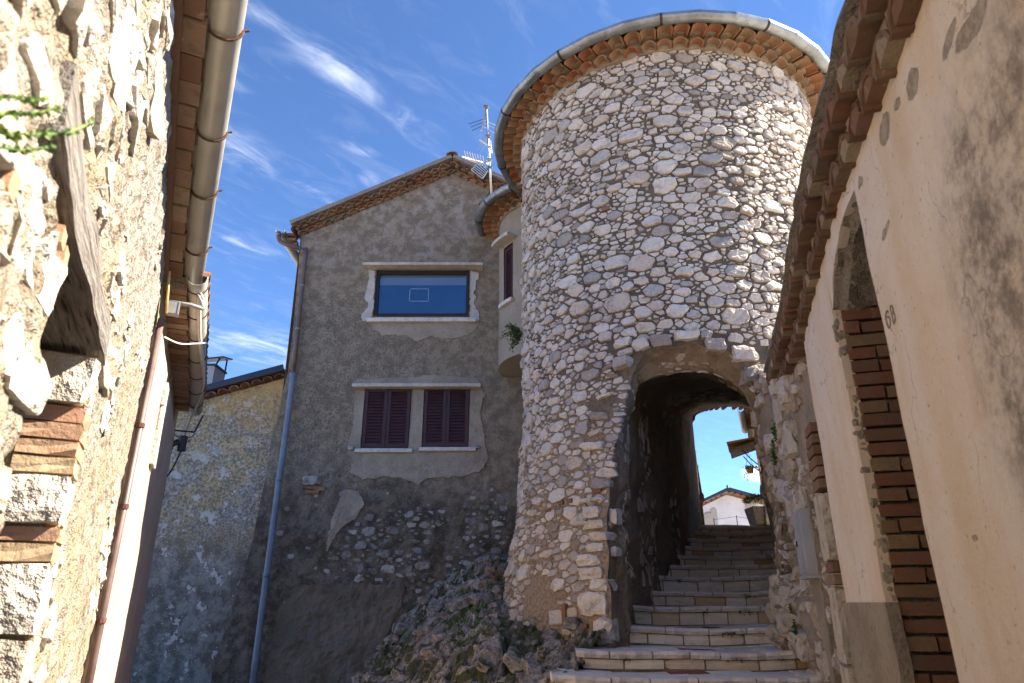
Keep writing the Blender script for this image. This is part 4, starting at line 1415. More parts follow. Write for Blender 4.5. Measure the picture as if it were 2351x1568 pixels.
def build_house():
    v, f = gridcut(lp[-1][0] - 0.3, XR, 0.075, -0.2, peak[1] + 0.05, 0.075, hmap, holes=[rpoly(W1), rpoly(S1), rpoly(S2)], keep=out_h)
    wall = part('wall', v, f, M['facade'], house)
    # side wall on the left and a back so that the house has a body
    mb = MB()
    x0 = lp[2][0]
    mb.add(([Vector((lp[3][0], HY, 0)), Vector((lp[0][0], HY, lp[0][1])), Vector((lp[0][0], 19, lp[0][1])), Vector((lp[3][0], 19, 0))], [(0, 1, 2, 3)]))
    mb.add(([Vector((lp[3][0], 19, 0)), Vector((lp[0][0], 19, lp[0][1])), Vector((peak[0], 19, peak[1])), Vector((XR, 19, rgt[1])), Vector((XR, 19, 0))], [(0, 1, 2, 3, 4)]))
    mb.add(([Vector((XR, 13.0, 5.4)), Vector((XR, 13.0, rgt[1])), Vector((XR, 19, rgt[1])), Vector((XR, 19, 5.4))], [(0, 1, 2, 3)]))
    part('side_wall', mb.v, mb.f, M['facade'], house)
    # render patches
    def patch(name, poly_px, mat, proud=0.02, holes=(), Y=HY):
        pl_ = [hx(a, b) for a, b in poly_px]
        fine = []
        for a, b in zip(pl_, pl_[1:] + pl_[:1]):
            m = max(1, int(math.hypot(b[0] - a[0], b[1] - a[1]) / 0.025))
            for k in range(m):
                t = k / m
                u, w = a[0] + (b[0] - a[0]) * t, a[1] + (b[1] - a[1]) * t
                fine.append((u + 0.03 * noise.noise(Vector((u * 7, w * 7, 1))) + 0.035 * noise.noise(Vector((u * 23, w * 23, 2))), w + 0.03 * noise.noise(Vector((u * 7, w * 7, 5))) + 0.035 * noise.noise(Vector((u * 23, w * 23, 7)))))
        xs, zs = [p[0] for p in fine], [p[1] for p in fine]
        fm = lambda x, z, h: hmap(x, z, proud + h)
        v, f = gridcut(min(xs) - .03, max(xs) + .03, 0.03, min(zs) - .03, max(zs) + .03, 0.03, fm, holes=holes, keep=fine, skirt=proud + 0.012)
        return part(name, v, f, mat, house)
    patch('render_patch', [(818, 893), (812, 960), (806, 1000), (800, 1038), (812, 1060), (808, 1085), (832, 1102), (885, 1095), (935, 1100), (960, 1114), (985, 1098), (1060, 1096), (1100, 1085), (1120, 1060), (1112, 1000), (1104, 950), (1110, 905), (1103, 870), (1000, 862), (900, 868), (820, 872)], M['patch'], 0.02, [rpoly(S1), rpoly(S2)])
    patch('render_patch', [(792, 1122), (826, 1130), (838, 1160), (818, 1192), (790, 1212), (768, 1245), (752, 1275), (758, 1230), (772, 1180)], M['patch'], 0.018)
    patch('render_patch', [(690, 1345), (800, 1338), (935, 1345), (928, 1385), (905, 1430), (870, 1510), (830, 1620), (600, 1640), (630, 1500), (650, 1400)], M['patch_dark'], 0.03)
    patch('render_patch', [(850, 735), (1098, 735), (1092, 760), (1040, 780), (985, 772), (960, 785), (930, 770), (880, 768), (858, 756)], M['patch'], 0.012)
    patch('window_filler', [(846, 618), (862, 622), (857, 727), (835, 738), (828, 730), (845, 708), (838, 680), (848, 650)], M['white_fill'], 0.016, [rpoly(W1)])
    patch('window_filler', [(1078, 622), (1100, 628), (1092, 660), (1088, 700), (1100, 722), (1096, 738), (1079, 728)], M['white_fill'], 0.016, [rpoly(W1)])
    # big window
    wn = empty('picture_window', (0, 0, 0)); wn.parent = house; wn.location = Vector(((W1[0] + W1[1]) / 2, HY, W1[2])) - base_of(house)
    reveal('window_reveal', W1, 0.12, M['patch'], wn)
    x0, x1, z0, z1 = W1
    y = HY + 0.03
    mb = MB()
    fw = 0.06
    mb.add(abox(x0 + .001, x0 + fw, y - 0.03, y + 0.06, z0, z1)); mb.add(abox(x1 - fw, x1 - .001, y - 0.03, y + 0.06, z0, z1))
    mb.add(abox(x0 + fw, x1 - fw, y - 0.028, y + 0.058, z0 + .001, z0 + fw * 1.1)); mb.add(abox(x0 + fw, x1 - fw, y - 0.028, y + 0.058, z1 - fw * 1.2, z1 - .001))
    part('window_frame', mb.v, mb.f, M['dark_frame'], wn)
    zb = z0 + (z1 - z0) * 0.70
    part('pane', [Vector(p) for p in ((x0 + fw, y + 0.02, z0 + fw), (x1 - fw, y + 0.02, z0 + fw), (x1 - fw, y + 0.02, zb), (x0 + fw, y + 0.02, zb))], [(0, 1, 2, 3)], M['pane'], wn)
    part('blind_pane', [Vector(p) for p in ((x0 + fw, y + 0.02, zb), (x1 - fw, y + 0.02, zb), (x1 - fw, y + 0.02, z1 - fw), (x0 + fw, y + 0.02, z1 - fw))], [(0, 1, 2, 3)], M['blind'], wn)
    a, b = hx(938, 690), hx(985, 660)
    mb = MB()
    for (xa, xb, za, zb2) in ((a[0], b[0], a[1], a[1] + .014), (a[0], b[0], b[1] - .014, b[1]), (a[0], a[0] + .014, a[1], b[1]), (b[0] - .014, b[0], a[1], b[1])):
        mb.add(abox(xa, xb, y + 0.014, y + 0.018, za, zb2))
    part('tape_outline', mb.v, mb.f, M['tape'], wn)
    def slab(name, pxl, pxr, pyt, th, out, root, mat, seed):
        Yf = HY - out
        xa, zt = hx(pxl, pyt, Yf); xb, _ = hx(pxr, pyt, Yf)
        v, f = slab_geo(xa, xb, Yf, HY + 0.02, zt - th, zt, seed, 0.004, 8)
        return part(name, v, f, mat, root)
    slab('lintel_slab', 832, 1108, 601, 0.055, 0.22, wn, M['slab'], 1)
    slab('sill', 840, 1092, 728, 0.075, 0.11, wn, M['marble'], 2)
    # shuttered window pair
    sw = empty('shuttered_window', (0, 0, 0)); sw.parent = house; sw.location = Vector(((S1[0] + S2[1]) / 2, HY, S1[2])) - base_of(house)
    yb = HY - batter(S1[2])
    for r in (S1, S2):
        reveal('window_reveal', r, 0.1, M['patch'], sw)
        xm = (r[0] + r[1]) / 2
        part('dark_backing', [Vector(p) for p in ((r[0], HY + .09, r[2]), (r[1], HY + .09, r[2]), (r[1], HY + .09, r[3]), (r[0], HY + .09, r[3]))], [(0, 1, 2, 3)], M['dark_frame'], sw)
        shutter(house, r[0] + 0.012, xm - 0.003, r[2] + 0.01, r[3] - 0.012, yb + 0.03)
        shutter(house, xm + 0.003, r[1] - 0.012, r[2] + 0.01, r[3] - 0.012, yb + 0.03)
    slab('lintel_slab', 808, 1103, 879, 0.06, 0.20, sw, M['slab'], 3)
    slab('sill', 814, 946, 1029, 0.06, 0.13, sw, M['marble'], 4)
    slab('sill', 962, 1092, 1026, 0.06, 0.13, sw, M['marble'], 5)
    for (a, b) in ((808, 1031), (1096, 1028)):
        x, z = hx(a, b)
        v, f = chunk((x, HY - 0.05, z), (0.045, 0, 0), (0, 0.05, 0), (0, 0, 0.03), 3, 0.1, 2, 0.5)
        part('shutter_catch', v, f, M['zinc'], sw)
    # bare stones low on the wall
    KP = [hx(a, b) for a, b in ((742, 1330), (775, 1262), (830, 1195), (905, 1165), (1000, 1175), (1085, 1150), (1165, 1140), (1165, 1345), (960, 1352), (850, 1330))]
    def keep(x, z, r):
        return inside(KP, x, z) and noise.noise(Vector((x * 1.5, z * 1.5, 2))) > -0.12
    xs, zs = [p[0] for p in KP], [p[1] for p in KP]
    st = rubble(31, min(xs), max(xs), min(zs), max(zs), [(90, 0.055, 0.085), (700, 0.03, 0.055), (1800, 0.016, 0.03)], keep, hmap, gap=0.022, hs=0.22, aniso=1.4, pack=1.15, hmax=0.016, sink=0.04)
    emit(st, house, M['grey_stone'], limit=150)
    # scattered single stones and a small patch of broken brick
    rng = random.Random(4)
    for i in range(60):
        a, b = rng.uniform(640, 1150), rng.uniform(1090, 1560)
        x, z = hx(a, b)
        if not inside(out_h, x, z): continue
        r = rng.uniform(0.015, 0.035)
        v, f = chunk(hmap(x, z, 0.0), (r * 1.4, 0, 0), (0, r * .35, 0), (0, 0, r), i, 0.35, 3, 0.85)
        part('stone', v, f, M['grey_stone'], house, rnd=rng.random())
    for i, (a, b, w, hh) in enumerate(((716, 1105, 0.12, 0.075), (738, 1125, 0.1, 0.035), (722, 1132, 0.13, 0.03), (705, 1120, 0.05, 0.03), (735, 1110, 0.05, 0.03), (722, 1122, 0.12, 0.028))):
        x, z = hx(a, b)
        put_brick(house, BR if i else OBR, i + 2, hmap(x, z, 0.01), Vector((w * 1.6, 0, 0)), Vector((0, 0.08, 0)), Vector((0, 0, hh * 1.5))) if i else part('stone', *chunk(hmap(x, z, 0.01), (w, 0, 0), (0, 0.06, 0), (0, 0, hh), 5, 0.2, 3, 0.4), M['grey_stone'], house, rnd=0.9)

    # roof and the two tiers of verge tiles
    def roofplane(name, A, B, y0, y1, th, mat):
        A, B = Vector((A[0], 0, A[1])), Vector((B[0], 0, B[1]))
        t = (B - A).normalized()
        n = Vector((-t.z, 0, t.x))
        if n.z < 0: n = -n
        v, f = [], []
        m = 40
        for i in range(m + 1):
            p = A.lerp(B, i / m)
            j = 0.02 * noise.noise(p * 3.0)
            for (yy, k) in ((y0 + 0.4 * j, 0), (y0 + 0.5 * j, th + j), (y1, th + j), (y1, 0)):
                v.append(p + n * k + Vector((0, yy, 0)))
        for i in range(m):
            for j in range(4):
                k = (j + 1) % 4
                f.append((i * 4 + j, (i + 1) * 4 + j, (i + 1) * 4 + k, i * 4 + k))
        f.append((3, 2, 1, 0)); f.append(tuple(m * 4 + j for j in range(4)))
        return part(name, v, f, mat, house)
    YR = HY - 0.26
    sW = (peak[1] - lp[0][1]) / (peak[0] - lp[0][0])
    eL = (lp[0][0] - 0.12, lp[0][1] - 0.12 * sW + 0.235); eP = (peak[0], peak[1] + 0.245)
    sL = (eP[1] - eL[1]) / (eP[0] - eL[0])
    sR = slopeR
    eR = (XR + 0.2, eP[1] + sR * (XR + 0.2 - eP[0]))
    off = 0.06
    roofplane('roof', (eL[0], eL[1] - off), (eP[0], eP[1] - off), YR - 0.01, 19.2, 0.075, M['grey_mortar'])
    roofplane('roof', (eP[0] + 0.01, eP[1] - off), (eR[0], eR[1] - off), YR - 0.012, 19.2, 0.075, M['grey_mortar'])
    # ridge tiles seen from below the verge
    place('ridge_tile', DTILES[1], basis(Vector((-1, 0, 0)) * 1.25, Vector((0, -1, 0)), Vector((0, 0, 1)) * 0.9, Vector((eP[0], YR + 0.36, eP[1] - 0.01))), house)
    rng = random.Random(12)
    wl = lp[0]
    for side in (0, 1):
        A = Vector((wl[0] - 0.02, 0, wl[1])) if side == 0 else Vector((peak[0], 0, peak[1]))
        B = Vector((peak[0], 0, peak[1])) if side == 0 else Vector((rgt[0] + 0.25, 0, rgt[1] + slopeR * 0.25))
        t = (B - A).normalized()
        n = Vector((-t.z, 0, t.x))
        L = (B - A).length
        for (row, tip, up, sp, offs) in ((0, 0.10, -0.01, 0.170, 0.09), (1, 0.21, 0.075, 0.178, 0.0)):
            k = 0
            while k * sp + offs < L:
                p = A + t * (k * sp + offs) + n * (up + rng.uniform(-.008, .008))
                p.y = HY - tip + 0.40 + rng.uniform(-.015, .015)
                yv = Vector((0, -1, 0)) - n * rng.uniform(0.02, 0.10)
                xv = -t
                place('verge_tile', TILES[rng.randrange(4)] if rng.random() > 0.25 else DTILES[rng.randrange(4)], basis(xv * 0.98, yv, n * 0.98, p), house)
                k += 1
        # mortar between the tiers
        mb = MB()
        q = 40
        for i in range(q):
            a, b = A + t * (L * i / q), A + t * (L * (i + 1) / q)
            j = 0.012 * noise.noise(a * 9)
            c0, c1 = (a + b) / 2 + n * 0.05, None
            mb.add(box(Vector((c0.x, HY + 0.03 + j, c0.z)), t * (L / q / 2 * 0.995), Vector((0, 0.06, 0)), n * 0.04))
            c0 = (a + b) / 2 + n * 0.125
            mb.add(box(Vector((c0.x, HY - 0.02 + j, c0.z)), t * (L / q / 2 * 0.995), Vector((0, 0.10, 0)), n * 0.035))
        part('verge_mortar', mb.v, mb.f, M['soffit_mortar'], house)
    # corner bricks at the left eave
    for i in range(3):
        x, z = hx(676, 548 + i * 9)
        put_brick(house, BR, i, (x - 0.04 * (2 - i) * 0.5, HY - 0.06 + 0.03 * i, z), Vector((0.16, 0, 0)), Vector((0, 0.22, 0)), Vector((0, 0, 0.05)), 'corner_brick')
    # eave gutter running back, and the downpipe
    gx, gz = hx(644, 531, YR - 0.05)
    v, f = sweep([Vector((gx, YR - 0.10, gz)), Vector((gx, 15, gz - 0.02)), Vector((gx, 19, gz - 0.05))], HALF_GUTTER(0.085))
    g = part('gutter', v, f, M['zinc'], house)
    v, f = abox(gx - 0.11, gx + 0.09, YR - 0.11, YR - 0.095, gz - 0.09, gz + 0.02)
    # pipe: brown above, blue-grey below
    pts = []
    for (a, b, Y) in ((640, 533, YR), (640, 546, YR), (646, 556, YR + .05), (668, 565, HY - 0.2), (690, 572, HY - 0.09), (698, 580, HY - 0.08)):
        p = at_y(a, b, Y); pts.append(p)
    pA = at_y(700, 592, HY - 0.08)
    pts.append(pA)
    x1_, z1_ = pA.x, at_y(672, 862, HY - 0.08).z
    pB = Vector((at_y(672, 862, HY - 0.08).x, HY - 0.08, z1_))
    pts.append(pB)
    v, f = vtube(smooth_path(pts, 3), 0.042, 10)
    dp = part('downpipe', v, f, M['brown_pipe'], house, smooth=True)
    p2 = [pB + Vector((0, -0.004, 0.04))]
    for (a, b) in ((668, 900), (655, 1000), (641, 1100), (627, 1210), (612, 1320), (598, 1430), (576, 1600)):
        x, z = hx(a, b)
        Y = HY - batter(z) - 0.12
        p2.append(at_y(a, b, Y))
    v, f = vtube(smooth_path(p2, 2), 0.05, 12)
    lowp = part('lower_downpipe', v, f, M['blue_pipe'], house, smooth=True)
    for k in (0, 3, 5):
        p = p2[k] if k else pB
        v, f = vtube([p - Vector((0, 0, .035)), p + Vector((0, 0, .035))], 0.058, 12)
        part('pipe_collar', v, f, M['blue_pipe'], lowp, smooth=True)
    for k in (0.25, 0.62):
        p = pA.lerp(pB, k)
        v, f = vtube([p - Vector((0, 0, .012)), p + Vector((0, 0, .012))], 0.047, 12)
        part('pipe_clip', v, f, M['zinc'], dp)
build_house()

# ------------------------------------------------------------------ rounded bay between house and tower
BC, BRAD = Vector((0.85, 10.92)), 1.08
def build_bay():
    bay = empty('bay', (0, 0, 0)); bay.parent = house; bay.location = Vector((BC.x, BC.y, 5.5)) - base_of(house)
    zb, zt = CZ + 3.68, CZ + 6.45
    def bp(a, z, h=0.0):            # a: degrees anticlockwise from +X
        return Vector((BC.x + (BRAD + h) * math.cos(R_(a)), BC.y + (BRAD + h) * math.sin(R_(a)), z))
    WA0, WA1, WZ0, WZ1 = 203.5, 219.5, CZ + 4.68, CZ + 5.74
    hole = [(WA0, WZ0), (WA1, WZ0), (WA1, WZ1), (WA0, WZ1)]
    v, f = gridcut(140, 300, 2.5, zb, zt, 0.1, lambda a, z, h: bp(a, z, h + 0.006 * fnoise((a * .1, z, 0), 3)), holes=[hole])
    part('bay_wall', v, f, M['bay'], bay, smooth=True)
    n = 40
    v = [Vector((BC.x, BC.y, zb))] + [bp(140 + 160 * i / n, zb, -0.004) for i in range(n + 1)]
    part('bay_underside', v, [(0, i + 1, i + 2) for i in range(n)], M['eave_plaster'] if False else M['bay'], bay)
    # shutter leaf
    A, B = bp(WA0 + .3, 0, -0.03), bp(WA1 - .3, 0, -0.03)
    t = (B - A).normalized(); nrm = Vector((t.y, -t.x, 0))
    if nrm.dot(Vector((-1, -1, 0))) < 0: nrm = -nrm
    L = (B - A).length
    mid = (A + B) / 2
    mb = MB()
    zc_ = (WZ0 + WZ1) / 2
    H = (WZ1 - WZ0) / 2 - 0.01
    mb.add(box(Vector((A.x, A.y, zc_)) + t * 0.03, t * 0.03, nrm * 0.02, Vector((0, 0, H))))
    mb.add(box(Vector((B.x, B.y, zc_)) - t * 0.03, t * 0.03, nrm * 0.02, Vector((0, 0, H))))
    mb.add(box(Vector((mid.x, mid.y, WZ0 + 0.05)), t * (L / 2 - 0.06), nrm * 0.018, Vector((0, 0, 0.04))))
    mb.add(box(Vector((mid.x, mid.y, WZ1 - 0.05)), t * (L / 2 - 0.06), nrm * 0.018, Vector((0, 0, 0.04))))
    mb.add(box(Vector((mid.x, mid.y, zc_)) - nrm * 0.016, t * (L / 2 - 0.01), nrm * 0.003, Vector((0, 0, H))))
    sh = part('shutter', mb.v, mb.f, M['shutter'], bay)
    m = 16
    for i in range(m):
        z = WZ0 + 0.09 + (WZ1 - WZ0 - 0.18) * (i + .5) / m
        v, f = box(Vector((mid.x, mid.y, z)), t * (L / 2 - 0.06), nrm * 0.004, nrm * 0.012 - Vector((0, 0, 0.032)))
        o = part('slat', v, f, M['shutter'], bay)
    # reveal edge, sill and canopy slab
    for (z, th, out, extra, mat, nm) in ((WZ0 - 0.03, 0.03, 0.08, 2.2, M['marble'], 'sill'), (WZ1 + 0.07, 0.03, 0.20, 4.0, M['slab'], 'canopy_slab')):
        v, f = [], []
        k = 6
        for i in range(k + 1):
            a = WA0 - extra + (WA1 - WA0 + 2 * extra) * i / k
            for (h, dz) in ((-0.03, -th), (out, -th), (out, th), (-0.03, th)):
                v.append(bp(a, z + dz, h))
        for i in range(k):
            for j in range(4):
                q = (j + 1) % 4
                f.append((i * 4 + j, (i + 1) * 4 + j, (i + 1) * 4 + q, i * 4 + q))
        f.append((3, 2, 1, 0)); f.append(tuple(k * 4 + j for j in range(4)))
        part(nm, v, f, mat, bay)
    v, f = [], []
    for (a, c, z) in ((WA0, WZ0, WZ1), (WA1, WZ0, WZ1)):
        q = MB()
    # tiles under the bay's eave
    rng = random.Random(15)
    for (row, tip, z, L, off) in ((0, 0.15, 8.00, 0.34, 0.0), (1, 0.30, 8.09, 0.40, 0.5)):
        rr = BRAD + tip
        sp = math.degrees(0.20 / rr)
        a = 155 + off * sp
        while a < 262:
            e = Vector((math.cos(R_(a)), math.sin(R_(a)), 0)); tt = Vector((math.sin(R_(a)), -math.cos(R_(a)), 0))
            tilt = R_(9 + rng.uniform(-2, 2))
            y = e * math.cos(tilt) - Vector((0, 0, 1)) * math.sin(tilt)
            place('eave_tile', TILES[rng.randrange(4)], basis(tt * 1.03, y * (L / .4), tt.cross(y), Vector((BC.x, BC.y, z)) + e * (rr - L)), bay)
            a += sp
    def ring(name, pts, mat, a0, a1, n=60):
        v, f = [], []
        m = len(pts)
        for i in range(n + 1):
            a = R_(a0 + (a1 - a0) * i / n)
            for (r, z) in pts:
                v.append(Vector((BC.x + r * math.cos(a), BC.y + r * math.sin(a), z)))
        for i in range(n):
            for j in range(m - 1):
                f.append((i * m + j, i * m + j + 1, (i + 1) * m + j + 1, (i + 1) * m + j))
        return part(name, v, f, mat, bay)
    ring('mortar_bed', [(BRAD - 0.1, 7.94), (BRAD + 0.035, 7.955), (BRAD + 0.06, 8.04), (BRAD + 0.08, 8.08), (BRAD + 0.15, 8.09), (BRAD + 0.18, 8.16), (BRAD - 0.2, 8.22)], M['soffit_mortar'], 150, 265)
    ring('bay_roof', [(BRAD + 0.16, 8.18), (BRAD + 0.33, 8.14), (BRAD + 0.34, 8.16), (0.3, 8.45)], M['dark_tile'], 150, 265)
    # gutter round the bay
    gp = []
    for i in range(15):
        a = 161 + (246 - 161) * i / 14
        gp.append(Vector((BC.x + (BRAD + 0.375) * math.cos(R_(a)), BC.y + (BRAD + 0.375) * math.sin(R_(a)), 8.125)))
    v, f = sweep(gp, HALF_GUTTER(0.078))
    g = part('gutter', v, f, M['zinc'], bay)
    for i in (0, 4, 8, 12):
        p = gp[i]; t = (gp[min(i + 1, 14)] - gp[max(i - 1, 0)]).normalized()
        pr = [(0.0815 * math.cos(a), 0.0815 * math.sin(a)) for a in [math.pi + math.pi * k / 12 for k in range(13)]] + [(0.0, 0.016)]
        v, f = sweep([p - t * 0.014, p + t * 0.014], pr)
        part('gutter_bracket', v, f, M['strap'], bay)
build_bay()

# ------------------------------------------------------------------ television aerial on the house
def build_aerial():
    Y = 11.0
    top, bot = at_y(1116, 243, Y), at_y(1129, 457, Y)
    r = empty('television_aerial', bot, 'tall roof aerial mast with comb antennas rising above the gable', 'aerial')
    v, f = vtube([bot, top], 0.022, 8)
    part('mast', v, f, M['aluminium'], r, smooth=True)
    def bar(a, b, w=0.008, mat='aluminium', name='element', root=r):
        v, f = sweep([a, b], circ(w, 6), True, (0.3, 0.2, 0.9) if abs((b - a).normalized().z) < 0.9 else (0, 1, 0))
        return part(name, v, f, M[mat], root)
    def P(a, b, d=0.0): return at_y(a, b, Y + d)
    # top aerial: boom with long rods
    boom = bar(P(1113, 262), P(1105, 300), 0.016, 'gold_alu', 'boom')
    for (y, l, rr) in ((272, 52, 30), (279, 44, 28), (287, 40, 22)):
        c = P(1110 - (y - 262) * 0.15, y)
        bar(P(1108, y + 2), P(1108 - l * 0.62, y + 16 * 0.8), 0.006, 'strap', 'element', boom)
        bar(P(1110, y + 3), P(1110 + rr * 1.1, y + 18), 0.007, 'aluminium', 'element', boom)
    # cross-shaped aerial below
    boom = bar(P(1102, 321), P(1128, 338), 0.018, 'gold_alu', 'boom')
    for (x, y, dx, dy) in ((1104, 322, -6, 20), (1109, 305, 0, 18), (1102, 300, 0, 10), (1126, 322, 3, 30), (1112, 333, -9, 16)):
        bar(P(x, y), P(x + dx, y + dy), 0.007, 'aluminium', 'element', boom)
    # comb aerial with its grid reflector
    boom = bar(P(1116, 375), P(1068, 366, 0.3), 0.015, 'gold_alu', 'boom')
    c0, c1 = P(1110, 372), P(1072, 364, 0.3)
    for k in range(8):
        c = P(1112 - k * 6, 374 - k * 1.6, 0.05 * k)
        d = Vector((0.07, 0.12, 0.06))
        bar(c - d, c + d, 0.011, 'gold_alu', 'element', boom)
        d2 = Vector((0.03, 0.10, -0.10))
        bar(c - d2, c + d2, 0.008, 'aluminium', 'element', boom)
    g0, g1, g2, g3 = P(1098, 372), P(1120, 392), P(1108, 410), P(1082, 390)
    for k in range(6):
        t = k / 5
        bar(g0.lerp(g3, t), g1.lerp(g2, t), 0.009, 'aluminium', 'reflector_bar', boom)
    bar(g0, g3, 0.011, 'aluminium', 'reflector_bar', boom); bar(g1, g2, 0.011, 'gold_alu', 'reflector_bar', boom)
    for (yy, rr) in ((317, 0.05), (371, 0.05), (388, 0.045), (247, 0.05)):
        c = bot.lerp(top, (457 - yy) / 214)
        v, f = chunk(c, (rr, 0, 0), (0, rr, 0), (0, 0, 0.025), yy, 0.15, 2, 0.3)
        part('clamp', v, f, M['zinc'], r)
    # wall bracket
    c = bot.lerp(top, 0.1)
    for dx in (-0.16, 0.12):
        bar(c, Vector((c.x + dx, HY - 0.02, c.z - 0.14)), 0.012, 'rust', 'bracket_arm')
    bar(Vector((c.x - 0.24, HY - 0.05, c.z - 0.16)), Vector((c.x + 0.14, HY - 0.05, c.z - 0.13)), 0.022, 'rust', 'bracket_bar')
build_aerial()

# ------------------------------------------------------------------ ochre stained house to the left
def build_ochre():
    OY = 11.64
    r = empty('stained_house', (-5.5, 11.64, 0), 'low ochre limewashed house with black and white stains under a sloping roof', 'house')
    A, B = at_y(655, 868, OY), at_y(462, 920, OY)
    sl = (A.z - B.z) / (A.x - B.x)
    x0 = -9.0
    keep = [(x0, -0.2), (A.x + 0.15, -0.2), (A.x + 0.15, A.z + sl * .15), (x0, A.z + sl * (x0 - A.x))]
    fm = lambda x, z, h: Vector((x, OY - h - 0.02 * fnoise((x, z, 0), 1.3) - 0.01 * fnoise((x, z, 3), 7), z))
    v, f = gridcut(x0, A.x + 0.15, 0.09, -0.2, A.z + 0.2, 0.09, fm, keep=keep)
    part('wall', v, f, M['ochre'], r)
    mb = MB()
    t = Vector((1, 0, sl)).normalized(); n = Vector((-sl, 0, 1)).normalized()
    L = (A.x + 0.02 - x0) / t.x
    c = Vector((x0, 0, keep[3][1])) + t * L / 2
    mb.add(box(Vector((c.x, OY + 2.4, c.z)) + n * 0.13, t * L / 2, Vector((0, 2.55, 0)), n * 0.03))
    roof = part('roof', mb.v, mb.f, M['dark_tile'], r)
    v, f = box(Vector((c.x, OY - 0.20, c.z)) + n * 0.125, t * (L / 2 + 0.03), Vector((0, 0.02, 0)), n * 0.055)
    part('verge_flashing', v, f, M['flashing'], r)
    rng = random.Random(6)
    k = 0
    while 0.2 * k < L:
        p = Vector((x0, 0, keep[3][1])) + t * (0.2 * k + 0.08) - n * 0.005
        p.y = OY + 0.26
        place('verge_tile', DTILES[rng.randrange(4)] if rng.random() < .6 else TILES[rng.randrange(4)], basis(-t, Vector((0, -1, 0)), n, p), r)
        k += 1
    # metal chimney with a tilted cowl
    cY = 12.8
    a, b = at_y(440, 905, cY), at_y(505, 846, cY)
    xl, xr = at_y(458, 850, cY).x - 0.1, at_y(506, 850, cY).x
    zt = at_y(480, 846, cY).z
    ch = MB()
    w = (xr - xl) / 2
    cx = (xl + xr) / 2
    ch.add(([Vector((cx - w * .86, cY - w * .8, zt - 1.2)), Vector((cx + w * .80, cY - w * .8, zt - 1.2)), Vector((cx + w * .80, cY + w * .8, zt - 1.2)), Vector((cx - w * .86, cY + w * .8, zt - 1.2)), Vector((cx - w, cY - w, zt)), Vector((cx + w, cY - w, zt)), Vector((cx + w, cY + w, zt)), Vector((cx - w, cY + w, zt))], [(0, 1, 5, 4), (1, 2, 6, 5), (2, 3, 7, 6), (3, 0, 4, 7), (4, 5, 6, 7)]))
    cho = part('chimney', ch.v, ch.f, M['chimney'], roof)
    mb = MB()
    for (z0, z1, g) in ((zt - 0.03, zt + 0.01, 0.02), (zt - 0.52, zt - 0.49, 0.0)):
        mb.add(abox(cx - w - g, cx + w + g, cY - w - g, cY + w + g, z0, z1))
    part('chimney_rim', mb.v[:8], mb.f[:6], M['flashing'], r)
    c0 = at_y(486, 826, cY)
    tx = Vector((0.93, 0, 0.10)); ty = Vector((-0.12, 0.95, 0.25))
    v, f = box(c0, tx * (w * 1.35), ty * (w * 1.3), Vector((0, 0, 0.015)))
    part('chimney_cowl', v, f, M['flashing'], r)
    for (sx, sy) in ((-1, -1), (1, -1), (1, 1), (-1, 1)):
        v, f = sweep([Vector((cx + sx * w * .95, cY + sy * w * .95, zt - 0.05)), c0 + tx * (w * 1.0 * sx) + ty * (w * .9 * sy)], circ(0.018, 6), True, (0, 1, 0.2))
        part('cowl_leg', v, f, M['flashing'], r)
build_ochre()
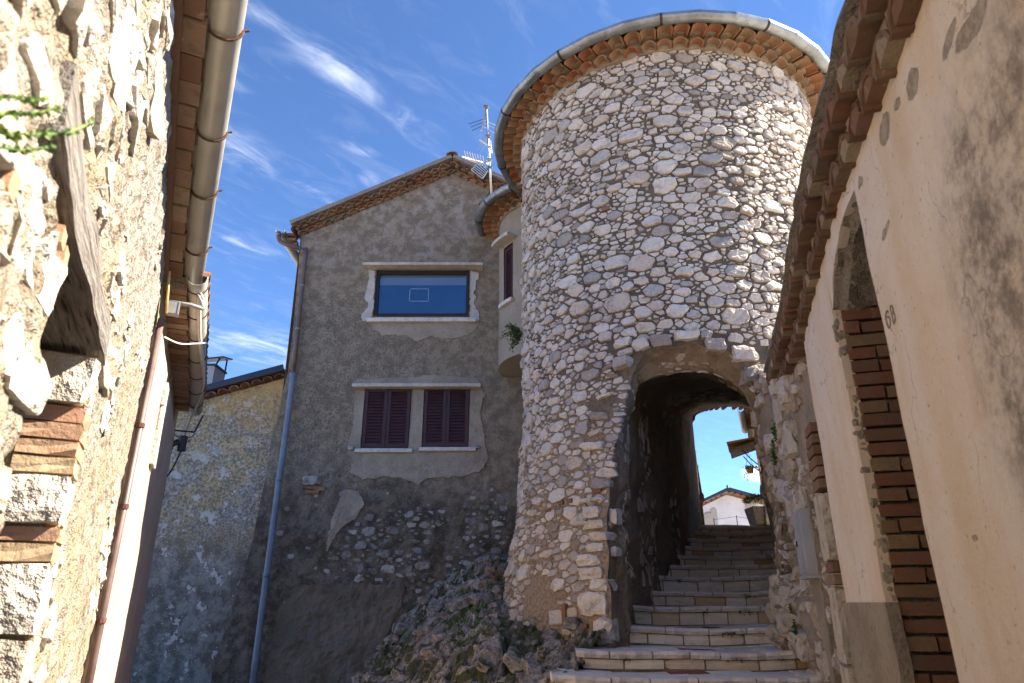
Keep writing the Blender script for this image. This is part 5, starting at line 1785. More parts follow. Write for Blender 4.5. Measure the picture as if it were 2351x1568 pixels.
# ------------------------------------------------------------------ left: the rough stone house right beside the camera
LF = Frame((-0.34, 0.0), (-0.493, 1.0), (1, 0.5))
def syl(Y): return Y / LF.t.y            # wall length at a given depth
L_EAVE = 3.90
def build_left():
    rng = random.Random(41)
    r = empty('stone_house', LF.p(2.0, 0.0), 'sunlit pale stone house at the left edge with a weathered timber lintel', 'house')
    D0, D1 = syl(1.38), syl(2.20)        # door opening
    DT = CZ + 0.79
    s_end = syl(4.62)
    hole = [(D0, -0.2), (D1, -0.2), (D1, DT), (D0, DT)]
    def F(s, z, h):
        p = LF.p(s, z)
        near = max(0.0, min(1.0, (2.9 - s) / 1.6))
        d = 0.012 * fnoise(p, 2.0, 3) + (0.008 + 0.012 * near) * fnoise(p, 9, 3) + 0.012 * fnoise(p, 21, 3)
        return LF.p(s, z, h + d)
    v, f = gridcut(syl(0.35), s_end, 0.03, -0.2, L_EAVE + 0.03, 0.03, F, holes=[hole])
    part('wall', v, f, M['left_wall'], r)
    # stones that stand out of the render: large near the camera, few farther on
    BEAM = [(syl(1.02), DT - 0.03), (syl(2.3), DT - 0.03), (syl(2.3), DT + 0.17), (syl(1.02), DT + 0.17)]
    def keep(s, z, rr):
        if D0 - rr * 0.8 < s < D1 + rr * 1.6 and z < DT + rr * .8: return False
        if BEAM[0][0] - rr < s < BEAM[1][0] + rr and BEAM[0][1] - rr * .8 < z < BEAM[2][1] + rr: return False
        if z > L_EAVE - 0.03 - rr: return False
        q = noise.noise(Vector((s * 1.6, z * 1.4, 6)))
        if s < 1.9: return True
        if z > 3.1 and s > 2.4: return q > 0.55
        if s < 3.0: return q > -0.05
        return q > 0.20 and rr < 0.09
    st = rubble(52, syl(0.4), s_end - 0.1, 0.8, L_EAVE, [(160, 0.09, 0.13), (900, 0.045, 0.09), (1500, 0.02, 0.045)], keep, F, gap=0.018, hs=0.12, aniso=1.3, pack=0.95, hmax=0.0065)
    emit(st, r, M['white_stone'], limit=200)
    # timber lintel
    b0, b1 = syl(1.0), syl(2.29)
    n = 22
    v, f = [], []
    for i in range(n + 1):
        s = b0 + (b1 - b0) * i / n
        w = 0.012 * noise.noise(Vector((s * 3, 0, 0)))
        for (h, z) in ((0.022 + w, DT), (0.020 + w, DT + 0.075), (0.012 + w, DT + 0.148 + w), (-0.40, DT + 0.148), (-0.40, DT)):
            q = 0.006 * noise.noise(Vector((s * 6, z * 9, h * 9)))
            v.append(LF.p(s, z + q, h + q))
    for i in range(n):
        for j in range(5):
            k = (j + 1) % 5
            f.append((i * 5 + j, (i + 1) * 5 + j, (i + 1) * 5 + k, i * 5 + k))
    f.append((4, 3, 2, 1, 0)); f.append(tuple(n * 5 + j for j in range(5)))
    part('timber_lintel', v, f, M['wood'], r, label='cracked grey oak beam over the door opening')
    # far jamb of the opening: mortar, then stones and bricks in courses
    def J(dp, z, h):                 # a point on the jamb: dp into the wall, h out towards the camera
        return LF.p(D1 - h, z, -dp)
    v, f = gridcut(-0.01, 0.62, 0.035, -0.2, DT + 0.02, 0.035, lambda d, z, h: J(d, z, 0.012 * fnoise((d, z, 2), 7, 3) + 0.008 * fnoise((d, z, 5), 22, 2)))
    part('jamb', v, f, M['yellow_mortar'], r)
    def jz(py): return LF.px(214 + (py - 830) * -0.19, py)[1]
    def jstone(y0, y1, w, seed, out=0.02):
        z1, z0 = jz(y0), jz(y1)
        c = J(w / 2 - 0.012, (z0 + z1) / 2, -0.06 + out)
        v, f = chunk(c, LF.n3 * (w / 2), LF.t3 * 0.10, Vector((0, 0, (z1 - z0) / 2)), seed, 0.11, 4, 0.14)
        part('jamb_stone', v, f, M['white_stone'], r, rnd=rng.random())
    def jbrick(y0, y1, w, i, d0=0.0):
        z1, z0 = jz(y0), jz(y1)
        c = J(w / 2 - 0.014 + d0, (z0 + z1) / 2, -0.055)
        put_brick(r, OBR, i, c, LF.n3 * w, LF.t3 * 0.17, Vector((0, 0, z1 - z0)), 'jamb_brick')
    jstone(826, 936, 0.46, 1, 0.03)
    for i, (a, b, w) in enumerate(((944, 980, 0.20), (984, 1020, 0.19), (1026, 1058, 0.17), (1064, 1100, 0.17))): jbrick(a, b, w, i)
    jstone(1108, 1214, 0.19, 2)
    for i, (a, b, w) in enumerate(((1222, 1252, 0.17), (1258, 1296, 0.20))): jbrick(a, b, w, i + 1)
    jstone(1304, 1450, 0.30, 3); jstone(1458, 1600, 0.30, 4); jstone(1606, 1760, 0.26, 5)
    for i, (a, b, w) in enumerate(((944, 980, 0.16), (1026, 1058, 0.18), (1222, 1252, 0.2))): jbrick(a, b, w, i + 2, 0.24)
    # broken bricks hanging at the near end of the lintel
    for i, (a, b) in enumerate(((132, 545), (138, 590), (126, 622), (10, 420))):
        s, z = LF.px(a, b)
        put_brick(r, OBR, i, LF.p(s, z, -0.012), LF.t3 * 0.05, LF.n3 * 0.05, Vector((0, 0, 0.04)), 'brick')
    # the same front going on unseen behind the camera, added for bounced sunlight
    v, f = gridcut(syl(-6.0), syl(0.35) + 0.002, 0.25, -0.2, L_EAVE + 0.03, 0.25, lambda s, z, h: LF.p(s, z, h + 0.01 * fnoise((s, z, 0), 3)))
    part('wall', v, f, M['left_wall'], r)
    # room behind the opening
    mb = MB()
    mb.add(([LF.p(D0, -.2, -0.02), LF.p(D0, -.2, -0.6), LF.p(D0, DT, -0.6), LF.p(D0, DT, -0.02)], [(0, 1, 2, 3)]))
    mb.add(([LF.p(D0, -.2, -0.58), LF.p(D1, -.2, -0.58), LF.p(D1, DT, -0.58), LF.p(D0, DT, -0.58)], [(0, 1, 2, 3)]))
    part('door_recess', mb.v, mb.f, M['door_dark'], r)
    # body and roof
    mb = MB()
    mb.add(([LF.p(syl(0.35), -.2, -0.01), LF.p(syl(0.35), -.2, -4), LF.p(syl(.35), L_EAVE, -4), LF.p(syl(.35), L_EAVE, -.01)], [(0, 1, 2, 3)]))
    part('end_wall', mb.v, mb.f, M['left_wall'], r)
    v, f = box(LF.p((syl(-6.0) + s_end) / 2, L_EAVE + 0.75, -1.9), LF.t3 * ((s_end - syl(-6.0)) / 2), LF.n3 * 2.08 - Vector((0, 0, 0.66)), Vector((0, 0, 0.03)))
    roof = part('roof', v, f, M['dark_tile'], r)
    # flat eave bricks under a mortar bed
    s = syl(0.5)
    i = 0
    while s < s_end - 0.05:
        w = rng.uniform(0.17, 0.24)
        j = rng.uniform(-.008, .008)
        put_brick(r, SBR, i, LF.p(s + w / 2, L_EAVE + 0.02 + rng.uniform(-.006, .006), 0.045 + j), LF.t3 * (w - 0.014), LF.n3 * 0.15, Vector((0, 0, 0.045)), 'eave_brick')
        s += w; i += 1
    v, f = sweep([LF.p(syl(0.4), L_EAVE - 0.012, 0.004), LF.p(s_end, L_EAVE - 0.012, 0.004)], [(-0.028, -0.035), (0.028, -0.02), (0.028, 0.03), (-0.028, 0.03)])
    part('eave_moulding', v, f, M['soffit_brick'], r)
    v, f = box(LF.p((syl(.4) + s_end) / 2, L_EAVE + 0.085, 0.03), LF.t3 * ((s_end - syl(.4)) / 2), LF.n3 * 0.11, Vector((0, 0, 0.035)))
    part('eave_mortar', v, f, M['soffit_mortar'], r)
    s = syl(0.6)
    while s < s_end:
        place('eave_tile', DTILES[rng.randrange(4)], basis(-LF.t3, (LF.n3 - Vector((0, 0, 0.25))).normalized(), Vector((0, 0, 1)), LF.p(s, L_EAVE + 0.17, -0.17)), r)
        s += 0.2
    # gutter and brackets
    GH, GZ_ = 0.190, L_EAVE + 0.075
    v, f = sweep([LF.p(syl(0.3), GZ_ + .02, GH), LF.p(syl(2), GZ_ + .01, GH), LF.p(syl(4.75), GZ_, GH)], HALF_GUTTER(0.075))
    g = part('gutter', v, f, M['beige_gutter'], r, smooth=True)
    for py in (75, 312, 448, 578):
        sx = [q for q in [LF.px(515, py, GH)]][0][0]
        # depth at which the gutter passes this height of the picture
        best = min((abs((LF.p(sx2, GZ_ - .05, GH).z - CZ) / LF.p(sx2, GZ_ - .05, GH).y - ray(515, py).z / ray(515, py).y), sx2) for sx2 in [syl(1 + 0.02 * k) for k in range(200)])[1]
        pr = [(0.079 * math.cos(a), 0.079 * math.sin(a)) for a in [math.pi * 0.9 + math.pi * 1.1 * k / 14 for k in range(15)]]
        pth = [LF.p(best, GZ_, GH) + LF.n3 * x + Vector((0, 0, y)) for (x, y) in pr] + [LF.p(best, GZ_ + 0.012, GH + 0.10)]
        v, f = sweep(pth, circ(0.007, 6), True, LF.t3)
        part('gutter_hook', v, f, M['rust'], g)
    # rusty downpipe at the junction of the two houses
    sp = syl(4.6)
    z0 = CZ + 1.95
    pts = [LF.p(sp, z0, 0.04), LF.p(sp, -0.1, 0.04)]
    v, f = vtube(pts, 0.023, 10)
    dp = part('service_pipe', v, f, M['brown_pipe'], r, smooth=True)
    for z in (0.6, 1.5, 2.2, 2.75):
        v, f = vtube([LF.p(sp, z - .015, .04), LF.p(sp, z + .015, .04)], 0.030, 10)
        part('pipe_clip', v, f, M['rust'], dp)
build_left()

# ------------------------------------------------------------------ left: the peach house beyond
L2 = Frame((-2.60, 4.62), (-0.43, 1.0), (1, 0.4))
def build_left2():
    rng = random.Random(43)
    r = empty('peach_house', L2.p(1.5, 0), 'smooth peach rendered house behind the stone house, half in shadow', 'house')
    SE = 3.55
    EV = 3.84
    F = lambda s, z, h: L2.p(s, z, h + 0.006 * fnoise((s, z, 0), 2.0, 2) + 0.035)
    v, f = gridcut(0.0, SE, 0.08, -0.2, EV - 0.35, 0.08, F, skirt=0.05)
    part('wall', v, f, M['left_peach'], r)
    v, f = gridcut(-0.02, SE, 0.08, EV - 0.36, EV + 0.05, 0.08, lambda s, z, h: L2.p(s, z, h - 0.01 + 0.012 * fnoise((s, z, 0), 5, 2)))
    part('upper_wall', v, f, M['eave_plaster'], r)
    v = [L2.p(SE, -.2, 0.034), L2.p(SE, -.2, -3), L2.p(SE, EV, -3), L2.p(SE, EV, 0.03)]
    part('end_wall', v, [(0, 1, 2, 3)], M['left_peach'], r)
    v, f = box(L2.p(SE / 2, EV + 0.85, -1.95), L2.t3 * (SE / 2 + 0.05), L2.n3 * 2.15 - Vector((0, 0, 0.66)), Vector((0, 0, 0.03)))
    part('roof', v, f, M['dark_tile'], r)
    # stone door surround
    for i, (y0, y1) in enumerate(((815, 870), (872, 935), (938, 1030))):
        a, b = L2.px(356 - (y0 - 815) * .16, y0), L2.px(352 - (y1 - 815) * .16, y1)
        sm = (a[0] + b[0]) / 2
        v, f = chunk(L2.p(1.15, (a[1] + b[1]) / 2, 0.04), L2.t3 * (0.14 + 0.03 * (i == 0)), L2.n3 * 0.03, Vector((0, 0, abs(a[1] - b[1]) / 2 - .004)), i, 0.06, 3, 0.05)
        part('door_jamb_stone', v, f, M['tan_stone'], r, rnd=0.8)
    # corbelled eave bricks
    s = 0.0
    i = 0
    while s < SE - 0.04:
        w = rng.uniform(0.11, 0.15)
        z = EV + 0.0 - 0.05 * s / SE
        put_brick(r, SBR, i, L2.p(s + w / 2, z, 0.05 + rng.uniform(-.01, .01)), L2.t3 * (w - 0.012), L2.n3 * 0.20, Vector((0, 0, 0.06)), 'eave_brick')
        s += w; i += 1
    v, f = box(L2.p(SE / 2, EV + 0.055, 0.04), L2.t3 * (SE / 2), L2.n3 * 0.12, Vector((0, 0, 0.022)))
    part('eave_mortar', v, f, M['soffit_mortar'], r)
    s = 0.1
    while s < SE:
        place('eave_tile', DTILES[rng.randrange(4)], basis(-L2.t3, (L2.n3 - Vector((0, 0, 0.22))).normalized(), Vector((0, 0, 1)), L2.p(s, EV + 0.15, -0.11)), r)
        s += 0.19
    GH, GZ_ = 0.21, EV + 0.05
    gp = [L2.p(-0.06, GZ_ + 0.02, GH), L2.p(1.2, GZ_ - .01, GH + .005), L2.p(2.4, GZ_ - 0.05, GH + .01), L2.p(SE + 0.05, GZ_ - .10, GH)]
    v, f = sweep(gp, HALF_GUTTER(0.075))
    g = part('gutter', v, f, M['beige_gutter'], r, smooth=True)
    for k in range(7):
        t = 0.15 + k * 0.52
        q = t / (SE + .1)
        p = gp[0].lerp(gp[1], min(1, t / 1.26)) if t < 1.2 else (gp[1].lerp(gp[2], (t - 1.2) / 1.2) if t < 2.4 else gp[2].lerp(gp[3], (t - 2.4) / 1.2))
        pth = [p + L2.n3 * (0.079 * math.cos(a)) + Vector((0, 0, 0.079 * math.sin(a))) for a in [math.pi * 0.9 + math.pi * 1.12 * j / 14 for j in range(15)]]
        v, f = sweep(pth, circ(0.006, 6), True, L2.t3)
        part('gutter_hook', v, f, M['rust'], g)
    # conduits: across from the wall, then down along the gutter
    def G(px, py, d): 
        dr = ray(px, py)
        return Vector((0, 0, CZ)) + dr * d
    pts = [L2.p(-0.05, CZ + 2.08, 0.03), L2.p(-0.02, CZ + 2.09, 0.2), L2.p(0.0, CZ + 2.08, 0.29)]
    c = empty('conduit_run', L2.p(0, CZ + 2, 0.2), 'pale plastic conduit running along the gutter of the peach house', 'conduit')
    v, f = tube(pts, 0.016, 8); part('cross_pipe', v, f, M['grey_plastic'], c, smooth=True)
    path = [pts[-1]]
    for (t, dz, dh) in ((0.02, -0.10, 0.03), (0.35, -0.09, 0.03), (0.9, -0.085, 0.035), (1.4, -0.075, 0.05), (1.9, -0.06, 0.065), (2.4, -0.045, 0.075), (2.8, -0.06, 0.06), (3.3, -0.13, 0.0), (3.62, -0.24, -0.06), (3.66, -0.42, -0.08)):
        path.append(L2.p(t, GZ_ + dz - 0.03 * t / 3.6 * 2, GH + dh))
    v, f = tube(smooth_path(path, 4), 0.015, 8); part('conduit', v, f, M['pale_pipe'], c, smooth=True)
    path2 = [p + Vector((0.012, 0, 0.02)) for p in path[:8]]
    v, f = tube(smooth_path(path2, 4), 0.007, 6); part('thin_cable', v, f, M['cable_white'], c, smooth=True)
    w = empty('tie_wire', L2.p(0.6, EV, 0.1), 'thin white wire looped loosely from the wall round the gutter', 'wire')
    v, f = tube(smooth_path([L2.p(0.35, EV - 0.30, 0.03), L2.p(0.7, EV - 0.22, 0.12), L2.p(1.0, EV - 0.10, 0.22), L2.p(1.15, EV - 0.03, 0.30)], 5), 0.006, 6)
    part('wire', v, f, M['cable_white'], w)
    # junction box on top of the rusty pipe
    jb = empty('junction_box', LF.p(syl(4.55), CZ + 1.9, 0.05), 'small grey junction box with cables at the head of the rusty pipe', 'junction box')
    v, f = box(LF.p(syl(4.55), CZ + 2.02, 0.10), LF.t3 * 0.035, LF.n3 * 0.035, Vector((0, 0, 0.045))); part('box', v, f, M['grey_plastic'], jb)
    v, f = box(LF.p(syl(4.55), CZ + 2.02, 0.141), LF.t3 * 0.039, LF.n3 * 0.005, Vector((0, 0, 0.05))); part('lid', v, f, M['grey_plastic'], jb)
    v, f = vtube(smooth_path([LF.p(syl(4.5), CZ + 1.96, 0.07), LF.p(syl(4.45), CZ + 2.05, 0.06), LF.p(syl(4.42), CZ + 2.25, 0.04)], 4), 0.010, 6); part('cable', v, f, M['cable_yellow'], jb)
    # service bracket with black insulators at the far corner
    b = empty('service_bracket', L2.p(SE + .05, EV - 0.45, 0.1), 'wrought iron cable bracket with black insulators at the end of the gutter', 'bracket')
    o = L2.p(SE + 0.06, EV - 0.13, 0.0)
    A, B_, C_, D_ = o + L2.n3 * -0.01, o + L2.n3 * 0.30 + Vector((0, 0, 0.02)), o + L2.n3 * 0.02 + Vector((0, 0, -0.19)), o + L2.n3 * 0.24 + Vector((0, 0, -0.19))
    for (p, q) in ((A, C_), (B_, D_), (C_, D_)):
        v, f = sweep([p, q], circ(0.011, 6), True, L2.t3); part('bar', v, f, M['strap'], b)
    for sgn in (-1, 1):
        m = (C_ + D_) / 2 + Vector((0, 0, -0.05))
        sp_ = [m + L2.n3 * (sgn * x) + Vector((0, 0, z)) for (x, z) in ((0.11, 0.04), (0.10, 0.0), (0.05, -0.03), (0.02, -0.06), (0.05, -0.08), (0.07, -0.06), (0.05, -0.05))]
        v, f = sweep(smooth_path(sp_, 3), circ(0.006, 6), True, L2.t3); part('scroll', v, f, M['strap'], b)
    m = (C_ + D_) / 2
    v, f = vtube([m + Vector((0, 0, -0.06)), m + Vector((0, 0, -0.24))], 0.05, 8); part('insulator', v, f, M['black_plastic'], b)
    ip = smooth_path([m + Vector((0, 0, -0.14)), m - L2.n3 * 0.10 + Vector((0, 0, -0.16)), m - L2.n3 * 0.17 + Vector((0, 0, -0.28)), m - L2.n3 * 0.20 + Vector((0, 0, -0.46)), m - L2.n3 * 0.23 + Vector((0, 0, -0.62))], 4)
    v, f = vtube(ip, 0.036, 10); part('insulator_arm', v, f, M['black_plastic'], b, smooth=True)
    for k in (6, 8, 11, 13):
        v, f = vtube([ip[k] + Vector((0, 0, .02)), ip[k] - Vector((0, 0, .02))], 0.05, 10); part('insulator_rib', v, f, M['black_plastic'], b)
    v, f = vtube(smooth_path([m + Vector((0, 0, -0.24)), m - L2.n3 * 0.06 + Vector((0, 0, -0.45)), m - L2.n3 * 0.14 + Vector((0, 0, -0.62)), m - L2.n3 * 0.2 + Vector((0, 0, -0.70))], 4), 0.010, 6); part('cable', v, f, M['black_plastic'], b)
build_left2()

# ------------------------------------------------------------------ right: the peach house with the brick-lined opening
RF = Frame((0.716, 0.0), (0.28, 1.0), (-1, 0.3))
def syr(Y): return Y / RF.t.y
def eave_z(Y):
    ys = (0.5, 1.45, 2.02, 2.57, 3.2, 4.05, 5.4)
    zs = (1.50, 1.53, 1.60, 1.655, 1.63, 1.56, 1.62)
    for a, b, c, d in zip(ys, ys[1:], zs, zs[1:]):
        if Y <= b:
            t = (Y - a) / (b - a)
            return CZ + c + (d - c) * max(0, t)
    return CZ + zs[-1]
def build_right():
    rng = random.Random(61)
    r = empty('limewashed_house', RF.p(syr(2), 0), 'peach limewashed house on the right with a brick-lined opening and tiled eaves', 'house')
    def W(px, py):
        s, z = RF.px(px, py); p = RF.p(s, z); return (p.x, p.y, p.z)
    blobs = [(W(2230, 60), (0.09, 0.09, 0.035)), (W(2180, 90), (0.06, 0.06, 0.03)), (W(2092, 195), (0.06, 0.06, 0.035)), (W(2028, 295), (0.07, 0.07, 0.05)), (W(2055, 240), (0.04, 0.04, 0.02)), (W(2032, 525), (0.05, 0.05, 0.02)), (W(1975, 420), (0.04, 0.04, 0.02)), (W(2240, 1240), (0.02, 0.02, 0.012))]
    mould = [(W(2330, 380), (0.35, 0.55, 0.55)), (W(2300, 560), (0.3, 0.5, 0.5)), (W(2345, 150), (0.35, 0.5, 0.3)), (W(2345, 900), (0.22, 0.35, 0.40)), (W(2230, 330), (0.2, 0.3, 0.15))]
    M['peach'] = peach_mat(blobs, mould)
    O0, O1 = syr(2.33), syr(3.01)
    OT = 0.075
    s0, s1 = syr(0.3), syr(4.05)
    hole = [(O0, -0.2), (O1, -0.2), (O1 + OT, CZ + 1.36), (O1 - 0.05, CZ + 1.46), (O0 + 0.25, CZ + 1.56), (O0, CZ + 1.545)]
    F = lambda s, z, h: RF.p(s, z, h + 0.010 * fnoise((s, z, 0), 1.5, 2) + 0.003 * fnoise((s, z, 4), 9, 2))
    top = [(s0 + (s1 - s0) * i / 30, eave_z((s0 + (s1 - s0) * i / 30) * RF.t.y) + 0.03) for i in range(31)]
    keep = [(s0, -0.2), (s1, -0.2)] + top[::-1]
    v, f = gridcut(s0, s1, 0.05, -0.2, CZ + 1.75, 0.05, F, holes=[hole], keep=keep, skirt=0.045)
    part('wall', v, f, M['peach'], r)
    # rough grey dado
    v, f = gridcut(O1 + 0.004, s1 + 0.012, 0.05, -0.2, CZ + 0.005, 0.05, lambda s, z, h: F(s, z, h + 0.012 + 0.005 * fnoise((s, z, 9), 18, 2)), skirt=0.05)
    part('dado', v, f, M['base_band'], r)
    v, f = gridcut(s0, O0 - 0.003, 0.08, -0.2, CZ - 0.27, 0.08, lambda s, z, h: F(s, z, h + 0.012 + 0.004 * fnoise((s, z, 9), 18, 2)), skirt=0.05)
    part('dado', v, f, M['base_band'], r)
    # ragged mortar edge and brick courses of the far reveal
    def E(dp, z, h): return RF.p(O1 + OT * max(0, z) / (CZ + 1.36) - h, z, -dp)
    v, f = gridcut(0.0, 0.5, 0.03, -0.2, CZ + 1.50, 0.03, lambda d, z, h: E(d, z, -0.030 + 0.008 * fnoise((d, z, 1), 12, 3) + 0.02 * max(0, 1 - d / 0.035)))
    part('reveal_mortar', v, f, M['grey_mortar'], r)
    z = 0.35
    pitch = 0.0665
    i = 0
    while z < CZ + 1.40:
        d = 0.030 + rng.uniform(-.006, .006)
        first = True
        while d < 0.42:
            if first:
                L = rng.choice((0.075, 0.125, 0.25, 0.125, 0.20)) 
                first = False
            else:
                L = rng.choice((0.12, 0.25))
            put_brick(r, BR, rng.randrange(5), E(d + L / 2, z + pitch / 2 + rng.uniform(-.003, .003), -0.018 + rng.uniform(-.012, .007)), -RF.n3 * (L - 0.010), RF.t3 * 0.07, Vector((0, 0, 0.054 + rng.uniform(-.003, .003))))
            d += L; i += 1
        z += pitch
    # crumbs of mortar along the plaster edge
    for k in range(80):
        zz = rng.uniform(0.5, CZ + 1.32)
        v, f = chunk(E(rng.uniform(0.004, 0.04), zz, -0.012), RF.n3 * rng.uniform(.008, .022), RF.t3 * rng.uniform(.008, .016), Vector((0, 0, rng.uniform(.008, .03))), k * 1.37, 0.4, 3, 0.8)
        part('mortar_crumb', v, f, M['base_band'], r)
    # rough soffit of the opening
    def Sft(s, d, h):
        t = (s - O0) / (O1 - O0)
        t = min(t, 1.12)
        zz = CZ + 1.57 - 0.05 * t - 0.13 * max(0, t - 0.55) / 0.45 * 1.0
        p = RF.p(s, zz, -d)
        return Vector((p.x, p.y, zz + 0.03 * fnoise(p, 9, 3) - 0.02 + (0.02 if d < 0.03 else 0)))
    v, f = gridcut(O0 - 0.02, O1 + 0.11, 0.03, 0.0, 0.5, 0.03, Sft)
    part('opening_soffit', v, f, M['grey_mortar'], r)
    mb = MB()
    mb.add(([RF.p(O0, -.2, -.02), RF.p(O0, -.2, -.5), RF.p(O0, CZ + 1.56, -.5), RF.p(O0, CZ + 1.56, -.02)], [(0, 1, 2, 3)]))
    mb.add(([RF.p(O0, -.2, -.49), RF.p(O1 + .15, -.2, -.49), RF.p(O1 + .15, CZ + 1.6, -.49), RF.p(O0, CZ + 1.6, -.49)], [(0, 1, 2, 3)]))
    part('opening_back', mb.v, mb.f, M['grey_mortar'], r)
    # eave tiles: two tiers, mortar in the hollows
    s = syr(1.02)
    send = syr(5.35)
    i = 0
    while s < send:
        Y = s * RF.t.y
        ez = eave_z(Y)
        for (row, tip, up, off) in ((0, 0.055, 0.0, 0.0), (1, 0.115, 0.085, 0.03)):
            p = RF.p(s + off + rng.uniform(-.008, .008), ez + up + rng.uniform(-.007, .007), tip - 0.40)
            yv = (RF.n3 - Vector((0, 0, rng.uniform(0.02, 0.08)))).normalized()
            xv = RF.t3
            o = place('eave_tile', DTILES[rng.randrange(4)], basis(xv * 1.10, yv, xv.cross(yv) * 1.0, p), r)
        # fill under each tile
        v, f = chunk(RF.p(s, ez + 0.030, -0.04), RF.t3 * 0.08, RF.n3 * 0.092, Vector((0, 0, 0.036)), i, 0.08, 2, 0.3)
        part('tile_bedding', v, f, M['dark_tile'] if i % 3 else M['soffit_mortar'], r)
        v, f = chunk(RF.p(s + 0.03, ez + 0.115, 0.018), RF.t3 * 0.08, RF.n3 * 0.095, Vector((0, 0, 0.036)), i + 50, 0.08, 2, 0.3)
        part('tile_bedding', v, f, M['dark_tile'] if i % 4 else M['soffit_mortar'], r)
        v, f = chunk(RF.p(s + 0.10, ez + 0.07, -0.015), RF.t3 * 0.045, RF.n3 * 0.06, Vector((0, 0, 0.055)), i + 90, 0.2, 2, 0.3)
        part('tile_bedding', v, f, M['soffit_mortar'], r)
        s += 0.198
        i += 1
    n = 40
    v, f = [], []
    for k in range(n + 1):
        s = syr(0.3) + (send + 0.05 - syr(0.3)) * k / n
        ez = eave_z(s * RF.t.y)
        for (h, zz) in ((-0.05, ez + 0.10), (0.09, ez + 0.175), (0.13, ez + 0.185), (0.115, ez + 0.235), (-0.05, ez + 0.28), (-3.5, ez + 1.0)):
            j = 0.015 * noise.noise(Vector((s * 7, h * 9, 2)))
            v.append(RF.p(s, zz + j, h + j))
    for k in range(n):
        for j in range(5):
            f.append((k * 6 + j, (k + 1) * 6 + j, (k + 1) * 6 + j + 1, k * 6 + j + 1))
    part('roof', v, f, M['grey_mortar'], r)
    # body behind
    mb = MB()
    mb.add(([RF.p(s1, -.2, -.01), RF.p(s1, -.2, -4), RF.p(s1, CZ + 1.6, -4), RF.p(s1, CZ + 1.6, -.01)], [(0, 1, 2, 3)]))
    mb.add(([RF.p(s0, -.2, -.01), RF.p(s0, -.2, -4), RF.p(s0, CZ + 1.6, -4), RF.p(s0, CZ + 1.6, -.01)], [(0, 1, 2, 3)]))
    part('end_wall', mb.v, mb.f, M['peach'], r)
    # hand-drawn number on the plaster
    def strokes(name, lines, w=0.0034):
        mb = MB()
        for ln in lines:
            pts = [F(*RF.px(a, b), 0.002) for a, b in ln]
            pts = smooth_path(pts, 4)
            mb.add(sweep(pts, [(-w, 0), (w, 0), (w, 0.0012), (-w, 0.0012)], True, RF.n3))
        part(name, mb.v, mb.f, M['mark'], r)
    def zp(x, y): return ((3380 + x / 6.27) / 1.6912, (1080 + y / 6.272) / 1.6912)
    strokes('painted_numeral', [[zp(435, 860), zp(430, 800), zp(395, 820), zp(375, 900), zp(385, 1010), zp(415, 1130), zp(455, 1210), zp(490, 1130), zp(480, 1010), zp(445, 935), zp(405, 960)]])
    strokes('painted_letter', [[zp(480, 690), zp(510, 860), zp(545, 1000), zp(570, 1110)], [zp(480, 690), zp(520, 670), zp(560, 760), zp(550, 830), zp(515, 860)], [zp(530, 860), zp(585, 860), zp(615, 960), zp(600, 1050), zp(570, 1105)]])
build_right()

